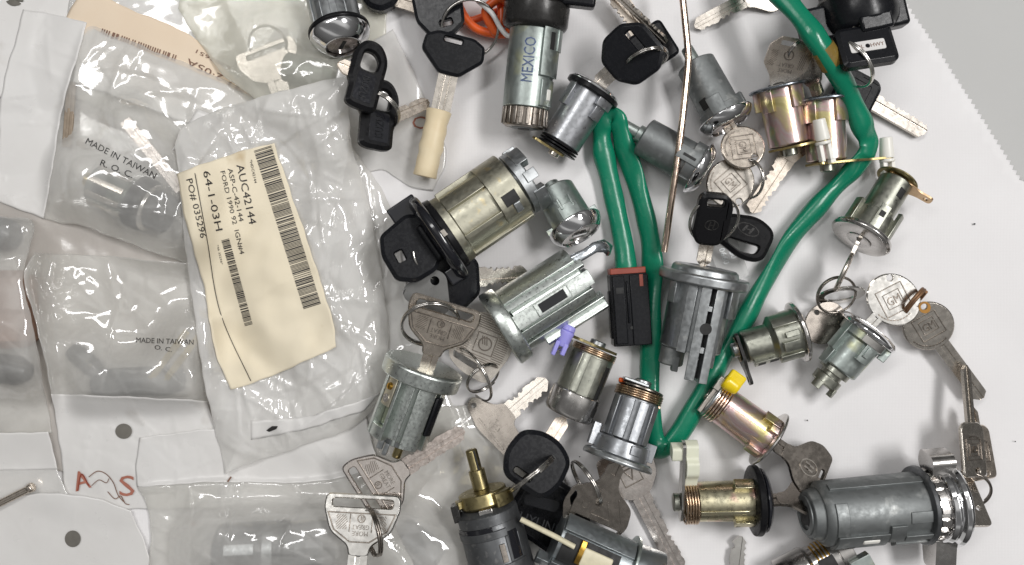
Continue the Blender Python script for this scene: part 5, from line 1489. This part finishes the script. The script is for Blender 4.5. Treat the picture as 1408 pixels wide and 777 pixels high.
r, L = black_key("black square key lying under the green sleeve with a bright toothed blade", (1176, 126), (1273, 182), 10, 5, rnd([(-30, -24), (-30, 26), (22, 28), (30, 20), (30, -24), (22, -32), (-22, -32)], 7), 12, [], bw=12, cuts=1, seed=33, bl=NK, roll=-7)
MB().plate(*[rnd(rect(-14, 18, -16, 16), 3), [rnd(rect(-12, 16, -14, 14), 2)]], 5.6, 7).build("grip_border", BK, r, bev=0.4)
ring("bright wire ring hanging from the white labelled black key", (1170, 88), 84, 34, 52, 0.12, 1.8, NKB, 1.7)

# --- GM keys of the two dark grey barrels
gm_key("oval nickel GM key of the upper dark grey barrel, nearest the rainbow plated locks", (1021, 203), (1001, 172), 58, 52, NKW, (29, 28), 158, (-19, -6), sq=16)
gm_key("oval nickel GM key of the lower dark grey barrel, just above the black oval key", (1004, 252), (972, 238), 48, 46, NK, (31, 33), 155, (-20, 18), sq=16)
ring("thin wire ring through the two oval GM keys of the dark barrels", (1029, 246), 56, 25, 80, 0.5, 1.5, STL, 1.6)
flat_key("brassy nickel key blade lying below the white clip with two long grooves", (1092, 202), (1033, 292), 12, 20, 20, NKW, bw=12, cuts=2, seed=18, zt=5)

# --- black oval logo keys over the central cylinder
def oval_logo(root, x, y, z, a, b, rot):
    Mr = at(x, y, z) @ Matrix.Rotation(math.radians(rot), 4, 'Z')
    m = MB().plate(ell(0, 0, a, b, 28), [ell(0, 0, a - 1.3, b - 1.3, 28)], 0, 1)
    m.plate([(-a * .5, -b * .6), (-a * .3, -b * .65), (-a * .1, b * .6), (-a * .3, b * .65)], [], 0, 1)
    m.plate([(a * .1, -b * .6), (a * .3, -b * .65), (a * .5, b * .6), (a * .3, b * .65)], [], 0, 1)
    m.plate([(-a * .3, -1), (a * .3, -.1), (a * .3, 1.2), (-a * .3, .3)], [], 0, 1)
    v = [tuple(Mr @ Vector(p)) for p in m.v]
    return MB().add(v, m.f).build("emblem", BKM, root, bev=0.2)
r, L = black_key("black loop key with slanted H logo standing in the central grey cylinder", (978, 301), (966, 366), 92, 66, rnd([(-34, -20), (-34, 16), (-20, 24), (20, 22), (34, 14), (34, -14), (20, -22)], 12), 15, [rnd(rect(-27, -18, -10, 12), 4)], bw=9, cuts=0, mat=BKR, bev=2.2, bl=NKW)
oval_logo(r, 6, 0, 7.2, 9, 7, -90)
r, L = key_root("black oval loop key with slanted H logo lying beside the clear tag", (1020, 322), (972, 300), 34, 30)
cham(rnd([(-40, -20), (-40, 24), (-14, 32), (34, 20), (34, -16), (-10, -30)], 14), [rnd([(-28, 6), (-26, 18), (-8, 22), (12, 18), (14, 12)], 5)], 14, 5, 4, 2).build("grip", BKR, r, bev=0.5, ang=24)
blade(30, L, 8, 5, 0, 2).build("blade", NK, r, bev=0, ang=25)
oval_logo(r, -4, -8, 6.6, 15, 8, 180)
ring("wire ring joining the two black H logo keys", (982, 303), 88, 32, -15, 0.85, 1.7, STL, 1.7)
A, B = W(992, 330, 4), W(1012, 386, 5)
tg = thing("key_tag", "clear plastic number tag under the black oval loop key", "tag", frame(A, B))
MB().plate(rnd(rect(0, 58, -20, 20), 3), [], -.7, .7).build("plate", film("clear_tag_film", (0.8, 0.8, 0.8), 0.55, 0.2), tg, bev=0.3)
lettering("0660", 8, at(22, -4, .9), ZM, tg, 0.4); lettering("80", 8, at(24, 8, .9), ZM, tg, 0.4)

# --- keys of the olive ignition cylinder
black_key("black faceted key with a square hole standing in the big glossy black knob", (567, 341), (624, 312), 84, 74, rnd([(-38, -28), (-40, 8), (-30, 32), (12, 42), (34, 30), (36, -20), (14, -40), (-16, -42)], 7), 14, [rnd(rect(-24, -14, -10, 4), 2)], bw=12, cuts=0, bev=3)
black_key("black faceted key lying beneath with a toothed blade pointing right", (621, 383), (726, 377), 54, 24, rnd([(-36, -24), (-34, 18), (-14, 38), (18, 40), (36, 20), (38, -22), (16, -42), (-18, -40)], 7), 13, [], bw=13, cuts=2, seed=41, bl=NK, bev=3, roll=12)
A, B = W(598, 386, 78), W(584, 416, 72)
tg = thing("key_tag", "frosted grey drop shaped tag wired to the black faceted keys", "tag", frame(A, B))
MB().plate(rnd([(-14, -10), (-14, 10), (26, 34), (40, 26), (40, -26), (26, -34)], 10), [ell(0, 0, 6, 6, 18)], -1.2, 1.2).build("plate", PLTAG, tg, bev=0.6)
wire("thin white metal wire tying the frosted tag to the black key", [(568, 346, 94), (572, 360, 92), (584, 374, 78), (597, 385, 64)], 1.9, NKB, "tag_wire", "wire")

# --- nickel keys at the left middle
zz = hm(605, 450)
trap_key("warm nickel hatched key standing in the pale zinc cylinder by the bag", (605, 449), (585, 512), max(96, zz + 60), max(88, zz + 50), NKW, 1.0, roll=-8, cuts=0)
ring("wide dark ring through the slot of the warm nickel hatched key", (592, 446), 98, 36, -12, 0.72, 2.0, STL, 1.8)
r, L = flat_key("rounded ribbed nickel key with a square emblem under the open cup rim", (664, 474), (718, 388), 24, 42, 40, NK, bw=10, cuts=2, seed=25, zt=10, shape=rnd([(-44, -34), (-46, 8), (-36, 36), (10, 40), (38, 26), (44, 8), (44, -8), (36, -30), (6, -40)], 14), holes=[rnd([(-34, -10), (-34, 26), (-26, 30), (-26, -8)], 3)])
Mr = at(2, -2, 0) @ Matrix.Rotation(math.radians(12), 4, 'Z')
m = MB().plate(*frame2(-14, 14, -14, 14, 1.4), 2.4, 3.8, Mr).plate(ell(0, 0, 9.5, 9.5, 26), [ell(0, 0, 7.8, 7.8, 26)], 2.4, 3.7, Mr)
for k in (-3, 0, 3): m.plate([(-1, k - .8), (10, k + 4 - .8), (10, k + 4 + .8), (-1, k + .8)], [], 2.4, 3.8, Mr)
m.build("emblem", ENG, r, bev=0.2)
m = MB()
for k in range(22):
    x = -22 + k * 2.9; hw = 33 - max(0, abs(x) - 14) * .55
    for (a, b) in ((-hw, -17 if abs(x - 2) < 17 else 0), (18 if abs(x - 2) < 17 else 0, hw)):
        m.box(x - .6, x + .6, a, b, 2.2, 3.3, Matrix.Rotation(math.radians(9), 4, 'Z'))
m.build("ribbing", ENG, r, bev=0)
ring("wire ring at the lower end of the ribbed nickel key", (664, 520), 30, 24, -40, 0.6, 1.6, STL, 1.8)
ring("large thin ring circling down beside the pale zinc cylinder", (650, 515), 22, 40, 60, 0.45, 1.5, STL, 1.3)
r, L = flat_key("tarnished nickel key with a five sided star emblem and deep cut blade", (682, 582), (752, 522), 16, 24, 48, NKD, bw=13, cuts=2, seed=37, zt=12, roll=-14, shape=rnd([(-18, -46), (-24, 10), (-16, 44), (-2, 50), (16, 18), (26, 14), (26, -12), (18, -16), (12, -50), (0, -56)], 7), holes=[ell(-8, 38, 4, 4, 14)], bladem=NK)
Mr = at(-3, -2, 0) @ Matrix.Rotation(math.radians(30), 4, 'Z')
m = MB()
for k in range(5):
    a0, a1 = math.radians(72 * k + 6), math.radians(72 * k + 66); am = (a0 + a1) / 2
    m.plate([(1.2 * math.cos(am), 1.2 * math.sin(am)), (9 * math.cos(a0), 9 * math.sin(a0)), (9 * math.cos(a1), 9 * math.sin(a1))], [], 2.3, 3.5, Mr)
m.build("emblem", NKD, r, bev=0.2)
MB().plate(rect(-16, -13, -34, 20), [], 2.3, 3.6).build("raised_bar", NKD, r, bev=0.3)
z1 = hmx(524, 660, 40) + 10
trap_key("pinkish corroded hatched key with a crusty blade above its bright twin", (524, 664), (638, 591), z1, max(z1 - 14, hmx(620, 600, 16) + 6), NKP, 1.0, 12, 2, 52, depth=0.25, bladem=CRUST)
z2 = hmx(497, 722, 48) + 12
trap_key("bright nickel hatched key lying lowest at the bottom edge of the bags", (497, 718), (489, 800), max(z2, z1 + 10), max(z2, z1 + 10) + 20, NKB, 1.05, 12, 0)
ring("dark wire ring threaded on the bright hatched key at the bottom", (513, 732), max(z2, z1 + 10) + 8, 29, 82, 0.42, 2.0, NKD, 2.0)

# --- black keys under the lilac clip barrel
r, L = black_key("black round cornered key standing in the bright capped barrel", (738, 634), (776, 574), 46, 32, rnd([(-40, -32), (-40, 28), (-12, 44), (24, 40), (38, 14), (38, -14), (24, -40), (-12, -44)], 13), 15, [rnd(rect(-28, -21, -6, 20), 3)], bw=10, cuts=0, bl=NKW, bev=3.8)
lettering("GENUINE", 7, at(8, 0, 6.4) @ Matrix.Rotation(math.radians(-90), 4, 'Z'), BK, r, 0.8, 52)
r, L = black_key("large black key with a long slot lettered HYUNDAI under the bottom ring", (756, 704), (800, 640), 18, 14, rnd([(-46, -46), (-46, 34), (-20, 50), (20, 52), (42, 30), (44, -30), (20, -54), (-24, -56)], 10), 14, [], bw=10, cuts=0, bev=4)
bpy.data.objects.remove(r.children[0])
cham(rnd([(-46, -46), (-46, 34), (-20, 50), (20, 52), (42, 30), (44, -30), (20, -54), (-24, -56)], 10), [rnd([(6, -4), (-8, 36), (2, 40), (18, -2)], 4)], 14, 6).build("grip", BK, r, bev=0.5, ang=24)
lettering("HYUNDAI", 13, at(-16, -6, 6.8) @ Matrix.Rotation(math.radians(-75), 4, 'Z'), BKG, r, 1.6, 78)
ring("double wire ring linking the round cornered and HYUNDAI keys", (731, 652), 56, 36, -38, 0.13, 1.7, STL, 2.2)

# --- bare keys below the smooth grey lock
r, L = flat_key("dark tarnished key with a triangle emblem standing in the smooth grey lock", (824, 694), (850, 636), 46, 36, 45, NKD, bw=11, cuts=0, zt=48, shape=rnd([(-38, -36), (-38, 36), (-14, 46), (10, 42), (28, 14), (44, 11), (44, -11), (28, -14), (10, -42), (-14, -46)], 7), holes=[rnd([(-31, -34), (-31, 20), (-22, 26), (-22, -38)], 4), rnd([(-16, 34), (-6, 40), (8, 36), (0, 32)], 2)])
raised(r, [([(-16, -24), (10, -8), (-16, 8)], [[(-14, -20.5), (6.5, -8), (-14, 4.5)]]), ([(-12, -38), (16, -22), (16, -20.5), (-12, -36)], []), (rnd(rect(-12, -2, 12, 22), 3), [rnd(rect(-10.4, -3.6, 13.6, 20.4), 2)])], 2.5, NKD)
r, L = flat_key("bright nickel key with a triangle stamp and long grooved blade pointing to the bottom edge", (866, 652), (938, 790), 8, 36, 40, NKP, bw=13, cuts=1, seed=63, zt=4, shape=rnd([(-36, -34), (-36, 34), (-12, 40), (14, 34), (34, 14), (34, -14), (14, -34), (-12, -40)], 7))
raised(r, [(rect(-14, 14, -14, 14), [rect(-12.6, 12.6, -12.6, 12.6)]), ([(-9, -8), (9, 0), (-9, 8)], [[(-7, -5), (5, 0), (-7, 5)]])], 2.5, ENG)
ring("wire ring on the dark tarnished triangle key", (806, 664), 52, 32, 62, 0.28, 1.7, STL, 1.9)

# --- keys of the gold plated locks
HK = rnd([(-34, -30), (-34, 24), (-12, 38), (6, 30), (22, 12), (36, 10), (36, -10), (22, -12), (4, -34), (-14, -38)], 6)
r, L = flat_key("dark key with an oval emblem standing in the dull brass plated lock", (1106, 638), (1062, 608), 36, 34, 38, NKD, bw=10, cuts=0, zt=40, roll=24, shape=HK, holes=[rnd(rect(-30, -24, -8, 12), 2)])
raised(r, [(ell(-6, 2, 14, 11, 30), [ell(-6, 2, 12.6, 9.6, 30)]), (rnd([(-13, -2), (1, -4), (1, -1), (-13, 1)], .5), []), (rnd([(-13, 4), (1, 2), (1, 5), (-13, 7)], .5), [])], 2.5, NK)
flat_key("dark key standing nearly on edge in the golden plated lock", (1106, 684), (1048, 689), 44, 36, 36, NKD, bw=10, cuts=0, zt=40, roll=62, shape=HK, holes=[rnd(rect(-30, -24, -8, 12), 2)])
flat_key("rough nickel key tip poking up from the bottom edge", (1002, 860), (1018, 737), 4, 30, 36, NKB, bw=11, cuts=2, seed=71)

# --- ring of keys at the broad faced lock
gm_key("nickel key seen on edge in the broad bright faced lock", (1160, 374), (1183, 326), 52, 50, NK, (28, 24), 90, (-21, 0), roll=70)
ring("dark wire ring below the broad bright faced lock", (1150, 406), 34, 26, -10, 0.92, 1.7, NKD, 1.6)
A, B = W(1152, 406, 24), W(1196, 404, 22)
wt = thing("key_tag", "thin oval metal tag hanging edgewise on the dark wire ring", "tag", frame(A, B, 64))
MB().plate(ell(4, 0, 32, 26, 40), [ell(4, 0, 22, 17, 36)], -1.2, 1.2).build("plate", NKB, wt, bev=0.4)
flat_key("small dark round key tucked behind the chrome bezel cam lock", (1134, 444), (1166, 470), 10, 27, 30, NKD, bw=8, cuts=0, shape=ell(0, 0, 26, 31, 36), holes=[ell(-18, 4, 3.5, 3.5, 14)])

# --- rusty GM pair
gm_key("glaring oval GM key head at the start of the rusty chain", (1228, 412), (1190, 452), 26, 22, NKB, (33, 38), 160, (-18, -24), sq=19, roll=0)
r, L = gm_key("oval GM key with a rusty hole and blade pointing down right", (1276, 448), (1350, 548), 24, 14, NK, (34, 33), 86, (-26, 10), sq=17, bw=10, cuts=0, seed=81, roll=12)
MB().plate(ell(-25, 10, 8.5, 7.5, 24), [ell(-26, 10, 4.4, 4.4, 16)], 2.7, 3.1).build("rust_stain", RUSTY, r, bev=0)
ring("rusty twisted ring linking the two oval GM keys", (1258, 414), 26, 19, -48, 0.4, 2.2, RUST, 2.0)
gm_key("square headed GM key standing upright at the right with a long blade", (1337, 618), (1327, 502), 46, 30, NK, (36, 22), 90, (-28, -4), sq=14, bw=7, cuts=0, square=True, roll=24)
gm_key("square headed GM key half hidden behind its twin at the right", (1347, 622), (1336, 560), 30, 22, NKW, (36, 22), 90, (-28, -4), sq=14, bw=7, cuts=1, square=True, roll=20, seed=5)
ring("large dark ring under the square GM keys at the right edge", (1328, 674), 34, 30, 30, 0.85, 1.8, NKD, 1.7)
flat_key("plain grey key with rounded corners standing in the winged chrome bezel", (1326, 690), (1298, 690), 54, 24, 34, NK, bw=9, cuts=0, roll=40, shape=rnd(rect(-24, 26, -34, 34), 7), holes=[ell(-14, 10, 3.4, 3.4, 14)], zt=56)

# --- green sleeve, connector, plated rod
gp = [(861, 372, 18), (858, 340, 16), (849, 295, 14), (838, 245, 13), (829, 205, 14), (828, 178, 18), (836, 164, 24), (846, 163, 27), (853, 178, 24), (862, 212, 15), (876, 255, 13), (888, 300, 13), (896, 345, 14), (897, 400, 14), (895, 460, 15),
      (893, 520, 18), (895, 570, 22), (902, 608, 20), (914, 616, 18), (934, 596, 17), (958, 556, 18), (985, 508, 18), (1015, 455, 15), (1042, 405, 14), (1068, 362, 14), (1092, 322, 14), (1128, 280, 14), (1160, 246, 16), (1184, 222, 24), (1194, 204, 30), (1193, 190, 34),
      (1184, 168, 44), (1168, 130, 62), (1150, 96, 88), (1128, 62, 104), (1104, 28, 100), (1068, -14, 84), (1036, -54, 66)]
P = catmull([tuple(W(*p)) for p in gp], 8)
n_ = len(P); fl = []; rr = []
for i in range(n_):
    t = i / 8
    base = 12.6 if t < 14 else (13.2 if t < 17 else 15.5 if t < 21 else 14.2)
    pinch = 0.0
    for c_, w_ in ((6.5, 1.0), (9.5, .5), (24.2, .7), (29.6, 1.0), (28, .5), (12.6, .5)): pinch = max(pinch, math.exp(-((t - c_) / w_) ** 2))
    wob = 1 + .05 * math.sin(t * 2.3) + .03 * math.sin(t * 5.1 + 1)
    rr.append(base * wob); fl.append((1.08 + .16 * pinch + .05 * math.sin(t * 3.7), .78 - .40 * pinch + .06 * math.sin(t * 3.7)))
o0 = W(960, 400, 0)
gs = thing("green_sleeve", "long green vinyl sleeve looping from the black connector across the cloth", "wire sleeve", Matrix.Translation(o0))
MB().tube([p - o0 for p in P], rr, 18, flat=fl).build("sleeve", GRN, gs, bev=0, ang=70)
for (i0, i1) in ((int(33.3 * 8), int(33.9 * 8)),):
    MB().tube([p - o0 for p in P[i0:i1 + 1]], [q * 1.03 + .3 for q in rr[i0:i1 + 1]], 18, flat=fl[i0:i1 + 1]).build("amber_tape", TAPE, gs, bev=0, ang=70)
A, B = W(861, 368, 20), W(868, 474, 19)
cn = thing("wire_connector", "black plastic connector with a brick red seal at the end of the green sleeve", "connector", frame(A, B))
L = (B - A).length
m = MB().box(8, L, -25, 25, -17, 15).box(10, L - 3, -22, -6, 14, 19).box(10, L, 1, 26, 12, 17).box(30, L - 10, -27, -24, -8, 8).box(18, L - 30, -4, -1, 14, 17.5)
m.build("housing", BK, cn, bev=1.4)
MB().box(0, 9, -24, 24, -15, 14).build("red_seal", REDS, cn, bev=1.5)
MB().box(10, 26, 14, 19, 16, 17.8).build("red_window", REDS, cn, bev=0.3)
m = MB().rev([(0, 2.2), (.6, 2.2)], 14, M=Matrix.Translation((L - 24, 0, 16)) @ Matrix.Rotation(math.radians(-90), 4, 'Y')).box(26, 34, -18, -8, 18.8, 19.6)
m.build("recess", DARK, cn, bev=0)
MB().box(L - .5, L + .8, -20, 20, -10, 8).build("contact_opening", DARK, cn, bev=0)
wire("pink gold plated steel rod lying across the dark grey barrel", [(934, -40, 66), (940, 10, 66), (946, 70, 66), (946, 90, 66), (940, 150, 66), (934, 200, 64), (924, 270, 56), (917, 320, 46), (913, 346, 40)], 4.6, GOLDP, "plated_rod", "rod")

# specks of dirt on the cloth
for i, (px, py, r_) in enumerate(((1110, 578, 1.2), (1340, 308, 1.5), (1396, 607, 1.0), (708, 143, 0.9), (797, 628, 1.0), (655, 322, 1.0))):
    o = MB().rev([(-r_, .1), (-r_ * .6, r_ * .8), (r_ * .5, r_ * .7), (r_, .1)], 8, M=None).build("dirt_speck", DARK, None, bev=0)
    o.location = W(px, py, 0.6) * S
    tag(o, ["tiny dark dirt speck right of the dull brass plated lock", "tiny dark dirt speck alone on the bare cloth far right", "tiny dark dirt speck near the right edge of the picture",
            "tiny dark dirt speck left of the MEXICO cylinder", "tiny dark dirt speck left of the smooth grey lock", "tiny dark dirt speck below the olive ignition cylinder"][i], "dirt speck", "dirt specks on the cloth")
